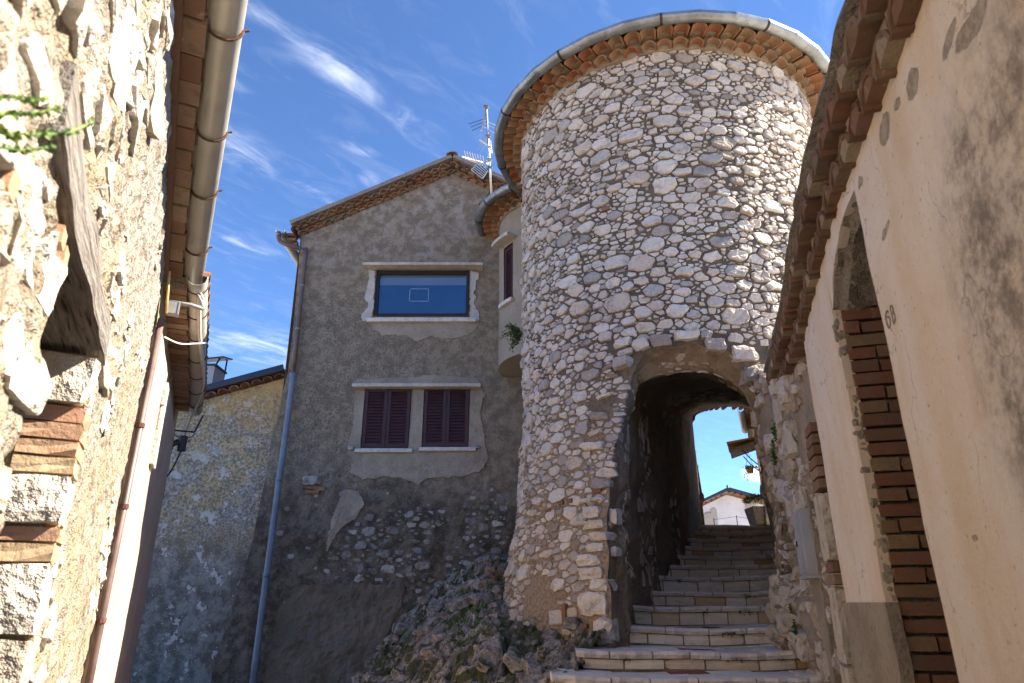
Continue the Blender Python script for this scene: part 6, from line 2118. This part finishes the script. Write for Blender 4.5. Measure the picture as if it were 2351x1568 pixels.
# ------------------------------------------------------------------ right: rubble wall between that house and the tower
QF = Frame((1.90, 4.08), (0.72, 2.85), (-1, 0.3))
def build_rubble_wall():
    rng = random.Random(71)
    r = empty('rubble_wall', QF.p(1.4, 0), 'rough rubble and rock wall running from the peach house to the tower arch', 'wall')
    SE = 2.98
    def bulge(s, z):
        zr = z - CZ
        b = 0.05 * fnoise((s, z, 1), 1.7, 3) + 0.03 * fnoise((s, z, 2), 6, 3)
        k = max(0.0, min(1.0, (s - 1.1) / 1.2))
        # rock foot and the shoulder under the arch
        b += k * 0.16 * max(0.0, 1 - ((zr + 0.15) / 0.42) ** 2) if zr < 0.3 else 0
        k2 = max(0.0, min(1.0, (s - 2.0) / 0.9))
        b += k2 * 0.12 * max(0.0, 1 - ((zr - 1.75) / 0.75) ** 2)
        return b - 0.02
    def F(s, z, h): return QF.p(s, z, h + bulge(s, z))
    top = [(0.0, CZ + 1.62), (1.2, CZ + 1.62), (1.8, CZ + 1.85), (2.4, CZ + 2.1), (SE, CZ + 2.5)]
    keep = [(-0.02, -0.2), (SE, -0.2)] + top[::-1]
    v, f = gridcut(-0.02, SE, 0.05, -0.2, CZ + 2.5, 0.05, F, keep=keep, skirt=0.4)
    part('wall', v, f, M['joint'], r)
    def kp(s, z, rr):
        if not inside(keep, s, z) or z > CZ + 1.55 + max(0, s - 1.2) * 0.5: return False
        if s < 0.30: return False
        if 0.42 < s < 1.05 and CZ - 0.05 < z < CZ + 0.95: return rr < 0.03
        q = noise.noise(Vector((s * 2.2, z * 2.0, 3)))
        return q > (-0.08 if s > 1.2 else 0.12)
    st = rubble(72, 0.3, SE - 0.02, 0.8, CZ + 2.4, [(300, 0.08, 0.13), (1200, 0.045, 0.08), (2500, 0.02, 0.045)], kp, F, gap=0.012, hs=0.5, aniso=1.15, pack=0.9, hmax=0.07)
    emit(st, r, M['tan_stone'], limit=160)
    # big weathered blocks in the shoulder under the arch
    for i, (a, b, w, hgt) in enumerate(((1800, 935, 0.17, 0.15), (1815, 1010, 0.16, 0.14), (1800, 985, 0.11, 0.11), (1800, 880, 0.13, 0.10), (1822, 900, 0.12, 0.12), (1800, 1340, 0.16, 0.08), (1830, 1370, 0.17, 0.09), (1815, 1405, 0.20, 0.09), (1850, 1430, 0.15, 0.08), (1835, 1455, 0.18, 0.07))):
        s, z = QF.px(a, b)
        s = min(s, SE - 0.1)
        v, f = chunk(F(s, z, 0.0), QF.t3 * w, QF.n3 * 0.10, Vector((0, 0, hgt)), i + 30, 0.3, 4, 0.5)
        part('rock_block', v, f, M['tan_stone'], r, rnd=rng.uniform(0.4, 0.9))
    # brick and stone pier next to the plaster
    z = 0.2
    i = 0
    while z < CZ + 1.0:
        if CZ + 0.20 < z < CZ + 0.60 or CZ - 0.75 < z < CZ - 0.30:
            v, f = chunk(QF.p(0.16, z + 0.2, 0.0), QF.t3 * 0.12, QF.n3 * 0.075, Vector((0, 0, 0.195)), i, 0.10, 3, 0.12)
            part('pier_stone', v, f, M['tan_stone'], r, rnd=0.7)
            z += 0.41
        else:
            put_brick(r, SBR, i, QF.p(0.14 + rng.uniform(-.015, .015), z + 0.03, 0.02), QF.t3 * 0.24, QF.n3 * 0.10, Vector((0, 0, 0.055)))
            z += 0.068
        i += 1
    # meter cabinet
    a, b = QF.px(1845, 1180), QF.px(1883, 1320)
    cs, cz_ = (QF.px(1850, 1180)[0] + QF.px(1880, 1315)[0]) / 2, (a[1] + b[1]) / 2
    c = empty('meter_cabinet', QF.p(cs, b[1], 0.03), 'flat grey metal meter cabinet fixed to the rubble wall', 'cabinet')
    H, Wd = abs(a[1] - b[1]) / 2, 0.17
    v, f = box(QF.p(cs, cz_, 0.045), QF.t3 * Wd, QF.n3 * 0.035, Vector((0, 0, H))); part('case', v, f, M['cabinet'], c)
    v, f = box(QF.p(cs, cz_, 0.084), QF.t3 * (Wd - 0.014), QF.n3 * 0.004, Vector((0, 0, H - 0.016))); part('door', v, f, M['cabinet'], c)
    v, f = box(QF.p(cs + 0.10, cz_, 0.091), QF.t3 * 0.014, QF.n3 * 0.004, Vector((0, 0, 0.02))); part('lock', v, f, M['dark_frame'], c)
    v, f = box(QF.p(cs, cz_ - H - 0.012, 0.05), QF.t3 * (Wd + 0.01), QF.n3 * 0.045, Vector((0, 0, 0.010))); part('drip_edge', v, f, M['cabinet'], c)
    # mortar smeared round the cabinet
    v, f = gridcut(cs - 0.3, cs + 0.28, 0.04, cz_ - H - 0.75, cz_ + H + 0.2, 0.04, lambda s, z, h: QF.p(s, z, h + 0.022 + 0.35 * bulge(s, z)), keep=[(cs - 0.2, cz_ + H + .15), (cs + .05, cz_ + H + .2), (cs + .22, cz_ + H * .7), (cs + .24, cz_ - H), (cs + .16, cz_ - H - .4), (cs + .05, cz_ - H - .75), (cs - .12, cz_ - H - .7), (cs - .18, cz_ - H), (cs - .22, cz_)], skirt=0.06)
    part('mortar_patch', v, f, M['base_band'], r)
build_rubble_wall()
# ------------------------------------------------------------------ rock outcrop at the foot of tower and house
def lerp_tab(x, tab):
    if x <= tab[0][0]: return tab[0][1]
    for (a, b), (c, d) in zip(tab, tab[1:]):
        if x <= c:
            return b + (d - b) * (x - a) / (c - a)
    return tab[-1][1]
def rock_h(x, y):
    top = lerp_tab(x, ((-2.9, -1.95), (-2.2, -1.35), (-1.9, -0.85), (-1.5, -0.10), (-1.15, 0.12), (-0.6, 0.52), (-0.2, 0.60), (0.6, 0.35), (1.3, -0.2)))
    bot = lerp_tab(x, ((-2.6, -2.2), (-1.2, -1.7), (-0.4, -1.15), (0.0, -0.90), (0.45, -0.66), (1.0, -0.5)))
    t = max(0.0, min(1.0, (y - 5.6) / 4.9))
    return CZ + bot + (top - bot) * t ** 0.85
CREV = [1.0]
def rock_p(x, y):
    CREV[0] = 1.0
    b = rock_h(x, y)
    p = Vector((x, y, b))
    # tilted blocks with crevices between them
    q = Vector((x * 1.0 + 0.25 * noise.noise(p * 1.3), y * 0.8, b * 1.0 + 0.25 * noise.noise(p * 1.3 + Vector((5, 0, 0)))))
    h = 0.0
    for (sc, amp) in ((1.9, 0.12), (4.4, 0.085), (9.5, 0.045)):
        d, pts = noise.voronoi(q * sc)
        crev = min(1.0, (d[1] - d[0]) / 0.14)
        tilt = noise.cell_vector(pts[0] * 3.7)
        if sc < 5: CREV[0] = min(CREV[0], crev)
        h += amp * ((crev ** 0.6) * 0.75 + (tilt[0] - 0.5) * 0.9 + (q * sc - pts[0]).dot(Vector((tilt[1] - .5, tilt[2] - .5, 0))) * 0.7)
    h += 0.05 * fnoise(p, 3.0, 4)
    return Vector((x, y, b + h - 0.12))
def build_rock():
    v, f = gridcut(-3.0, 1.35, 0.036, 5.4, 11.25, 0.046, lambda x, y, h: rock_p(x, y), drop=lambda x, y: (y < 7.1 and x > 0.36 + 0.45 * (y - 5.6)) or (x - TC.x) ** 2 + (y - TC.y) ** 2 < (TR - 0.05) ** 2 or rock_h(x, y) < -0.35)
    cr = []
    for p in v:
        rock_p(p[0], p[1]); cr.append(CREV[0])
    o = part('rock_outcrop', v, f, M['rock'], None, rnd=cr)
    tag(o, kind='structure')
    # loose and jutting blocks of the outcrop
    shapes = [make_mesh('boulder', *chunk((0, 0, 0), (1, 0, 0), (0, 1, 0), (0, 0, 1), k + 200, 0.34, 3, 0.42), mat=M['boulder']) for k in range(14)]
    rng = random.Random(303)
    n = 0
    for _ in range(4000):
        if n >= 290: break
        y = rng.uniform(5.6, 11.1)
        x = rng.uniform(-2.6, 1.1)
        if (y < 7.1 and x > 0.24 + 0.45 * (y - 5.6)) or (x - TC.x) ** 2 + (y - TC.y) ** 2 < (TR + 0.12) ** 2: continue
        h = rock_h(x, y)
        if h < 0.05: continue
        r = 0.022 + 0.08 * rng.random() ** 2.0
        p = rock_p(x, y)
        q = Vector((rng.uniform(-.6, .6), rng.uniform(-.6, .2), 1)).normalized()
        t = q.cross(Vector((rng.uniform(-1, 1), rng.uniform(-1, 1), 0.2))).normalized()
        place('boulder', shapes[rng.randrange(14)], basis(t * r * rng.uniform(1.0, 1.7), q.cross(t) * r * rng.uniform(0.8, 1.2), q * r * rng.uniform(0.5, 0.8), p + Vector((0, 0, -0.15 * r))), o)
        n += 1
build_rock()

# ------------------------------------------------------------------ plants
def leaf_quad(mb, c, d, w, L, rng):
    d = d.normalized()
    s = d.cross(Vector((rng.uniform(-1, 1), rng.uniform(-1, 1), rng.uniform(-1, 1))))
    if s.length < 1e-3: s = Vector((1, 0, 0))
    s.normalize()
    n = len(mb.v)
    mb.v += [c, c + d * L * 0.5 + s * w, c + d * L, c + d * L * 0.5 - s * w]
    mb.f.append((n, n + 1, n + 2, n + 3))

def build_plants():
    rng = random.Random(91)
    # weeds and dry grass on the rock
    gm, dm = MB(), MB()
    for (a, b, n, mat, sc) in ((1060, 1370, 90, 'g', 1.0), (1090, 1400, 80, 'g', 1), (1000, 1420, 50, 'g', .8), (1130, 1330, 90, 'd', 1.3), (1120, 1300, 60, 'd', 1.2), (1140, 1350, 50, 'g', 1), (960, 1440, 40, 'g', .8), (1040, 1440, 60, 'g', .9), (1020, 1480, 40, 'g', .8), (940, 1500, 30, 'd', .8), (1100, 1450, 60, 'g', .8), (1180, 1420, 50, 'g', .8), (980, 1360, 40, 'g', .7), (1250, 1440, 40, 'g', .7), (1300, 1510, 40, 'd', .8), (890, 1530, 30, 'g', .6), (1070, 1530, 30, 'g', .6), (1230, 1370, 30, 'd', .8)):
        # find the rock under this picture point
        d = ray(a, b)
        hit = None
        t = 5.0
        while t < 12:
            p = Vector((0, 0, CZ)) + d * t
            if -2.9 < p.x < 1.3 and 5.4 < p.y < 11.2 and p.z < rock_p(p.x, p.y).z:
                hit = p; break
            t += 0.03
        if hit is None: continue
        mb = gm if mat == 'g' else dm
        for k in range(n):
            q = hit + Vector((rng.gauss(0, 0.10), rng.gauss(0, 0.12), 0))
            if not (-2.9 < q.x < 1.3): continue
            q.z = rock_p(q.x, q.y).z - 0.01
            leaf_quad(mb, q, Vector((rng.uniform(-.7, .7), rng.uniform(-.9, .3), 1)), rng.uniform(.004, .010) * (0.6 if mat == 'd' else 1) * sc, rng.uniform(0.05, 0.13) * sc * (1.4 if mat == 'd' else 0.8), rng)
    o = part('rock_weeds', gm.v, gm.f, M['weed'], None); tag(o, 'green weeds and moss tufts in the cracks of the rock', 'weeds', kind='stuff')
    o = part('dry_grass', dm.v, dm.f, M['dry'], None); tag(o, 'dry brown grass in the corner of rock and tower', 'grass', kind='stuff')
    # weeds in the joints of the steps
    mb = MB()
    for (k, fx) in ((0, .30), (0, .5), (0, .62), (1, .17), (1, .55), (1, .6), (1, .78), (1, .95), (2, .02), (2, .58), (2, .62), (3, .5), (3, .72), (3, .78), (4, .75), (5, .3), (2, .0), (2, .01), (0, .8), (0, .35)):
        x0, x1 = STEP_X[k]
        for _ in range(16):
            c = Vector((x0 + (x1 - x0) * fx + rng.gauss(0, .018), STEP_Y[k] + rng.uniform(.0, .03), STEP_Z[k] - 0.06 + rng.uniform(-.02, .01)))
            leaf_quad(mb, c, Vector((rng.uniform(-1, 1), -1, rng.uniform(-.8, .8))), .008, rng.uniform(.02, .05), rng)
    for _ in range(120):
        c = Vector((1.02 + rng.gauss(0, .02), 7.02 + rng.uniform(-.03, .05), STEP_Z[1] + rng.uniform(0, .14)))
        leaf_quad(mb, c, Vector((rng.uniform(-1, 1), -1, rng.uniform(-.5, .8))), .009, rng.uniform(.02, .05), rng)
    o = part('step_weeds', mb.v, mb.f, M['weed'], None); tag(o, 'tiny green weeds in the joints of the steps', 'weeds', kind='stuff')
    # tufts on the rubble wall
    mb = MB()
    for (a, b, n) in ((1812, 985, 60), (1812, 1050, 40), (1808, 1030, 30), (1860, 1440, 50), (1850, 1400, 40)):
        s, z = QF.px(a, b)
        for _ in range(n):
            c = QF.p(s + rng.gauss(0, .03), z + rng.gauss(0, .03), 0.10)
            leaf_quad(mb, c, QF.n3 + Vector((rng.uniform(-1, 1), rng.uniform(-1, 1), rng.uniform(-.8, .4))), .010, rng.uniform(.02, .05), rng)
    o = part('wall_weeds', mb.v, mb.f, M['leaf'], None); tag(o, 'small dark weeds hanging from the rubble wall', 'weeds', kind='stuff')
    # caper bush in the corner of bay and tower
    c0 = at_y(1200, 768, 8.95)
    b = empty('caper_bush', c0, 'dark green bush growing out between the bay and the tower', 'bush')
    sm, lm = MB(), MB()
    for k in range(26):
        d = Vector((-1, -0.5, rng.uniform(-1.1, 1.0))) + Vector((rng.uniform(-.5, .5), rng.uniform(-.8, .5), rng.uniform(-.3, .3)))
        d.normalize()
        L = rng.uniform(0.12, 0.30)
        tip = c0 + d * L + Vector((0, 0, -0.05 * L / 0.3))
        sm.add(sweep([c0, c0 + d * L * .5 + Vector((0, 0, .02)), tip], circ(0.004, 5), True, (0.3, 0.1, 1)))
        for _ in range(30):
            t = rng.uniform(.25, 1.05)
            q = c0.lerp(tip, t) + Vector((rng.gauss(0, .02), rng.gauss(0, .02), rng.gauss(0, .02)))
            leaf_quad(lm, q, d + Vector((rng.uniform(-1, 1), rng.uniform(-1, 1), rng.uniform(-.6, 1))), .008, rng.uniform(.025, .05), rng)
    part('stems', sm.v, sm.f, M['dry'], b)
    part('foliage', lm.v, lm.f, M['leaf'], b)
    # sprig of succulent close to the lens on the left
    root = LF.p(syl(0.62), LF.px(-60, 285)[1], 0.0)
    def N_(px, py, d): return Vector((0, 0, CZ)) + ray(px, py) * d
    base = N_(-120, 290, 0.80)
    sp = empty('succulent_sprig', base, 'blurred green succulent sprig hanging at the left edge close by', 'plant')
    stems = [[N_(-120, 290, .8), N_(0, 225, .86), N_(70, 232, .90), N_(110, 222, .93)], [N_(-120, 300, .8), N_(0, 265, .86), N_(80, 262, .9), N_(130, 246, .93)],
             [N_(-120, 310, .8), N_(0, 305, .85), N_(80, 308, .9), N_(150, 305, .95), N_(215, 280, 1.0)], [N_(-120, 320, .8), N_(-20, 335, .84), N_(60, 345, .9), N_(120, 335, .95)], [N_(-120, 300, .78), N_(-10, 290, .8), N_(40, 330, .82)]]
    sm, lm = MB(), MB()
    for st in stems:
        pth = smooth_path(st, 6)
        sm.add(sweep(pth, circ(0.0022, 5), True, (0.2, 0.3, 1)))
        for k, p in enumerate(pth[:-1]):
            for _ in range(8):
                if k > len(pth) * .72 and rng.random() < .5: continue
                dd = (pth[k + 1] - p).normalized() * 0.6 + Vector((rng.uniform(-1, 1), rng.uniform(-1, 1), rng.uniform(-1, 1)))
                leaf_quad(lm, p + (pth[k + 1] - p) * rng.random(), dd, .0026, rng.uniform(.006, .012), rng)
    part('stems', sm.v, sm.f, M['sprig'], sp)
    part('leaves', lm.v, lm.f, M['sprig'], sp)
build_plants()

# ------------------------------------------------------------------ what shows through the passage
def build_far():
    rng = random.Random(101)
    ULZ = STEP_Z[12]
    # ruined rubble wall just outside on the left
    pts = [(1560, 960), (1587, 975), (1593, 1010), (1599, 1050), (1607, 1100), (1613, 1135), (1617, 1146), (1613, 1158), (1617, 1190), (1621, 1230), (1560, 1240)]
    poly = [(at_y(a, b, 14.2).x, at_y(a, b, 14.2).z) for a, b in pts]
    w = empty('ruined_wall', (poly[0][0], 14.3, ULZ), 'sloping broken rubble wall outside the far end of the passage, left', 'wall')
    F = lambda x, z, h: Vector((x, 14.2 - h - 0.02 * fnoise((x, z, 0), 5), z))
    xs, zs = [p[0] for p in poly], [p[1] for p in poly]
    v, f = gridcut(min(xs), max(xs), 0.06, min(zs), max(zs), 0.06, F, keep=poly, skirt=0.9)
    part('wall', v, f, M['mortar'], w)
    st = rubble(5, min(xs), max(xs), min(zs), max(zs), [(300, .05, .09), (500, .025, .05)], lambda x, z, r: inside(poly, x + r * 1.6, z) and inside(poly, x, z), F, gap=.012)
    emit(st, w, M['tan_stone'], limit=60)
    # white gabled house
    Y = 24.0
    h = empty('white_gabled_house', (at_y(1668, 1200, Y).x, Y, ULZ), 'far white gabled house with grey patches seen through the passage', 'house')
    pk, le, re = at_y(1668, 1136, Y), at_y(1560, 1188, Y), at_y(1790, 1170, Y)
    keep = [(le.x, ULZ - .3), (re.x, ULZ - .3), (re.x, re.z), (pk.x, pk.z), (le.x, le.z)]
    F = lambda x, z, h_: Vector((x, Y - h_ - .01 * fnoise((x, z, 0), 2), z))
    v, f = gridcut(le.x, re.x, .12, ULZ - .3, pk.z + .05, .1, F, keep=keep)
    part('wall', v, f, M['far_white'], h)
    for (A, B) in ((le, pk), (pk, re)):
        t = (B - A).normalized(); n = Vector((-t.z, 0, t.x)); L = (B - A).length
        v, f = box((A + B) / 2 + n * 0.16 + Vector((0, 2.5, 0)), t * (L / 2 + .03), Vector((0, 2.85, 0)), n * 0.045)
        part('roof', v, f, M['flashing'], h)
        for k in range(int(L / .2)):
            p = A + t * (.1 + .2 * k) + n * 0.015; p.y = Y + .15
            place('verge_tile', TILES[rng.randrange(4)], basis(-t, Vector((0, -1, 0)), n, p), h)
    for (a, b, ww, hh) in ((1630, 1195, .22, .25), (1640, 1188, .10, .30), (1724, 1165, .17, .25), (1727, 1182, .13, .18)):
        c = at_y(a, b, Y - .02)
        v, f = chunk(c, (ww, 0, 0), (0, .02, 0), (0, 0, hh), int(a), .2, 3, .6)
        part('grey_patch', v, f, M['far_patch'], h)
    v, f = vtube([pk + Vector((.15, .3, .1)), pk + Vector((.15, .3, .38))], .03, 6); part('roof_vent', v, f, M['flashing'], h)
    # low parapet and wire fence
    v0 = empty('low_parapet', (4.2, 15.2, ULZ), 'low cream stone parapet at the head of the stairs', 'parapet')
    x = 3.2
    i = 0
    while x < 6.2:
        ww = rng.uniform(.25, .4)
        v, f = slab_geo(x + .006, x + ww - .006, 15.2, 15.45, ULZ - .05, ULZ + 0.085, i, .006, 3)
        part('coping_stone', v, f, M['step_stone'], v0, rnd=rng.random()); x += ww; i += 1
    fe = empty('wire_fence', (5.0, 17, ULZ), 'thin dark wire fence in front of the far white house', 'fence')
    pp = [at_y(a, b, 17.0) for a, b in ((1639, 1193), (1691, 1186), (1725, 1192))]
    for p in pp[:2]:
        v, f = vtube([Vector((p.x, 17, ULZ)), p + Vector((0, 0, .03))], .010, 6); part('post', v, f, M['flashing'], fe)
    v, f = tube(pp, .004, 5); part('wire', v, f, M['flashing'], fe)
    # peach house on the right with gutter
    ph = empty('far_peach_house', (5.4, 14.5, ULZ), 'narrow glimpse of a peach house with gutter beyond the passage, right', 'house')
    A, B = Vector((4.88, 13.45)), Vector((6.35, 17.6))
    PF = Frame(A, (B - A), (-1, .3))
    L = (B - A).length
    v, f = gridcut(0, L, .12, 0, CZ + 3.72, .12, lambda s, z, h_: PF.p(s, z, h_ + .01 * fnoise((s, z, 0), 3)))
    part('wall', v, f, M['far_peach'], ph)
    v, f = box(PF.p(L / 2, CZ + 4.15, -1.6), PF.t3 * (L / 2), PF.n3 * 1.75 - Vector((0, 0, .4)), Vector((0, 0, .03))); part('roof', v, f, M['dark_tile'], ph)
    v, f = sweep([PF.p(-.1, CZ + 3.70, .22), PF.p(1.75, CZ + 3.66, .2)], HALF_GUTTER(.07)); part('gutter', v, f, M['zinc'], ph)
    for k in range(9):
        put_brick(ph, SBR, k, PF.p(.1 + k * .19, CZ + 3.70, .06), PF.t3 * .17, PF.n3 * .2, Vector((0, 0, .06)), 'eave_brick')
    v = [PF.p(L, 0, 0), PF.p(L, 0, -3), PF.p(L, CZ + 3.7, -3), PF.p(L, CZ + 3.7, 0)]
    part('end_wall', v, [(0, 1, 2, 3)], M['far_peach'], ph)
    # tiled door canopy
    cy = 15.0
    c = at_y(1735, 1030, cy)
    k0 = (Vector((c.x, c.y)) - PF.o).dot(PF.t)
    cn = empty('door_canopy', PF.p(k0, c.z, 0), 'small tiled door canopy on scrolled brackets beyond the passage', 'canopy')
    v, f = box(PF.p(k0, c.z, .26), PF.t3 * .42, PF.n3 * .30 - Vector((0, 0, .09)), Vector((0, 0, .025))); part('deck', v, f, M['wood'], cn)
    for k in range(5):
        place('canopy_tile', TILES[k % 4], basis(-PF.t3, (PF.n3 - Vector((0, 0, .3))).normalized() * 1.5, Vector((0, 0, 1)), PF.p(k0 - .36 + .18 * k, c.z + .13, 0)), cn)
    for dk in (-.38, .38):
        v, f = sweep(smooth_path([PF.p(k0 + dk, c.z - .08, .3), PF.p(k0 + dk, c.z - .25, .18), PF.p(k0 + dk, c.z - .42, .02)], 4), circ(.012, 6), True, PF.t3); part('bracket', v, f, M['strap'], cn)
    # hanging yellow pot
    p0 = at_y(1722, 1079, 14.6)
    hp = empty('hanging_pot', p0, 'yellow flower pot with trailing plant hanging below the canopy', 'flower pot')
    vv, ff = [], []
    n = 12
    for i in range(n):
        a = 2 * math.pi * i / n
        vv += [p0 + Vector((.06 * math.cos(a), .06 * math.sin(a), -.07)), p0 + Vector((.082 * math.cos(a), .082 * math.sin(a), .06)), p0 + Vector((.07 * math.cos(a), .07 * math.sin(a), .05))]
    for i in range(n):
        j = (i + 1) % n
        ff += [(i * 3, j * 3, j * 3 + 1, i * 3 + 1), (i * 3 + 1, j * 3 + 1, j * 3 + 2, i * 3 + 2)]
    ff.append(tuple(i * 3 for i in range(n)))
    part('pot', vv, ff, M['yellow_pot'], hp, smooth=True)
    mb = MB()
    for sx in (-.08, .08):
        mb.add(sweep([p0 + Vector((sx, 0, .06)), p0 + Vector((0, 0, .40))], circ(.004, 5), True, (0, 1, 0)))
    part('hanger', mb.v, mb.f, M['strap'], hp)
    mb = MB()
    for k in range(60):
        leaf_quad(mb, p0 + Vector((rng.gauss(0, .06), rng.gauss(0, .06), .06)), Vector((rng.uniform(-1, 1), rng.uniform(-1, 1), rng.uniform(-.3, 1))), .015, .05, rng)
    for (sx, L_) in ((-.13, .24), (.15, .10), (.22, .16), (-.1, .3)):
        for k in range(12):
            t = k / 12
            leaf_quad(mb, p0 + Vector((sx * (.6 + .6 * t), -.05, .07 - L_ * t)), Vector((rng.uniform(-1, 1), -.5, rng.uniform(-1, .3))), .015, .045, rng)
    part('foliage', mb.v, mb.f, M['leaf'], hp)
    # concrete planter with a shrub
    pc = at_y(1750, 1180, 13.75)
    pn = empty('concrete_planter', (pc.x, 13.75, ULZ), 'square pebbled concrete planter at the head of the stairs', 'planter')
    z1 = at_y(1752, 1166, 13.75).z
    z0 = STEP_Z[12]
    c0, c1 = .20, .26
    v = [Vector((pc.x + sx * c, 13.75 + sy * c, z)) for (c, z) in ((c0, z0), (c1, z1)) for (sx, sy) in ((-1, -1), (1, -1), (1, 1), (-1, 1))]
    v += [Vector((pc.x + sx * .2, 13.75 + sy * .2, z1 + .001)) for (sx, sy) in ((-1, -1), (1, -1), (1, 1), (-1, 1))]
    part('tub', v, [(0, 1, 5, 4), (1, 2, 6, 5), (2, 3, 7, 6), (3, 0, 4, 7), (4, 5, 9, 8), (5, 6, 10, 9), (6, 7, 11, 10), (7, 4, 8, 11), (8, 9, 10, 11)], M['concrete'], pn)
    sh = empty('planter_shrub', (pc.x, 13.75, z1), 'light green rounded shrub growing in the concrete planter', 'shrub')
    mb = MB()
    for k in range(900):
        d = Vector((rng.gauss(0, 1), rng.gauss(0, 1), rng.gauss(0, 1))).normalized() * rng.uniform(.4, 1) ** .5
        leaf_quad(mb, Vector((pc.x - .04 + d.x * .30, 13.75 + d.y * .28, z1 + .10 + abs(d.z) * .17)), d + Vector((rng.uniform(-.6, .6), rng.uniform(-.6, .6), .4)), .010, rng.uniform(.03, .05), rng)
    part('foliage', mb.v, mb.f, M['far_leaf'], sh)
build_far()
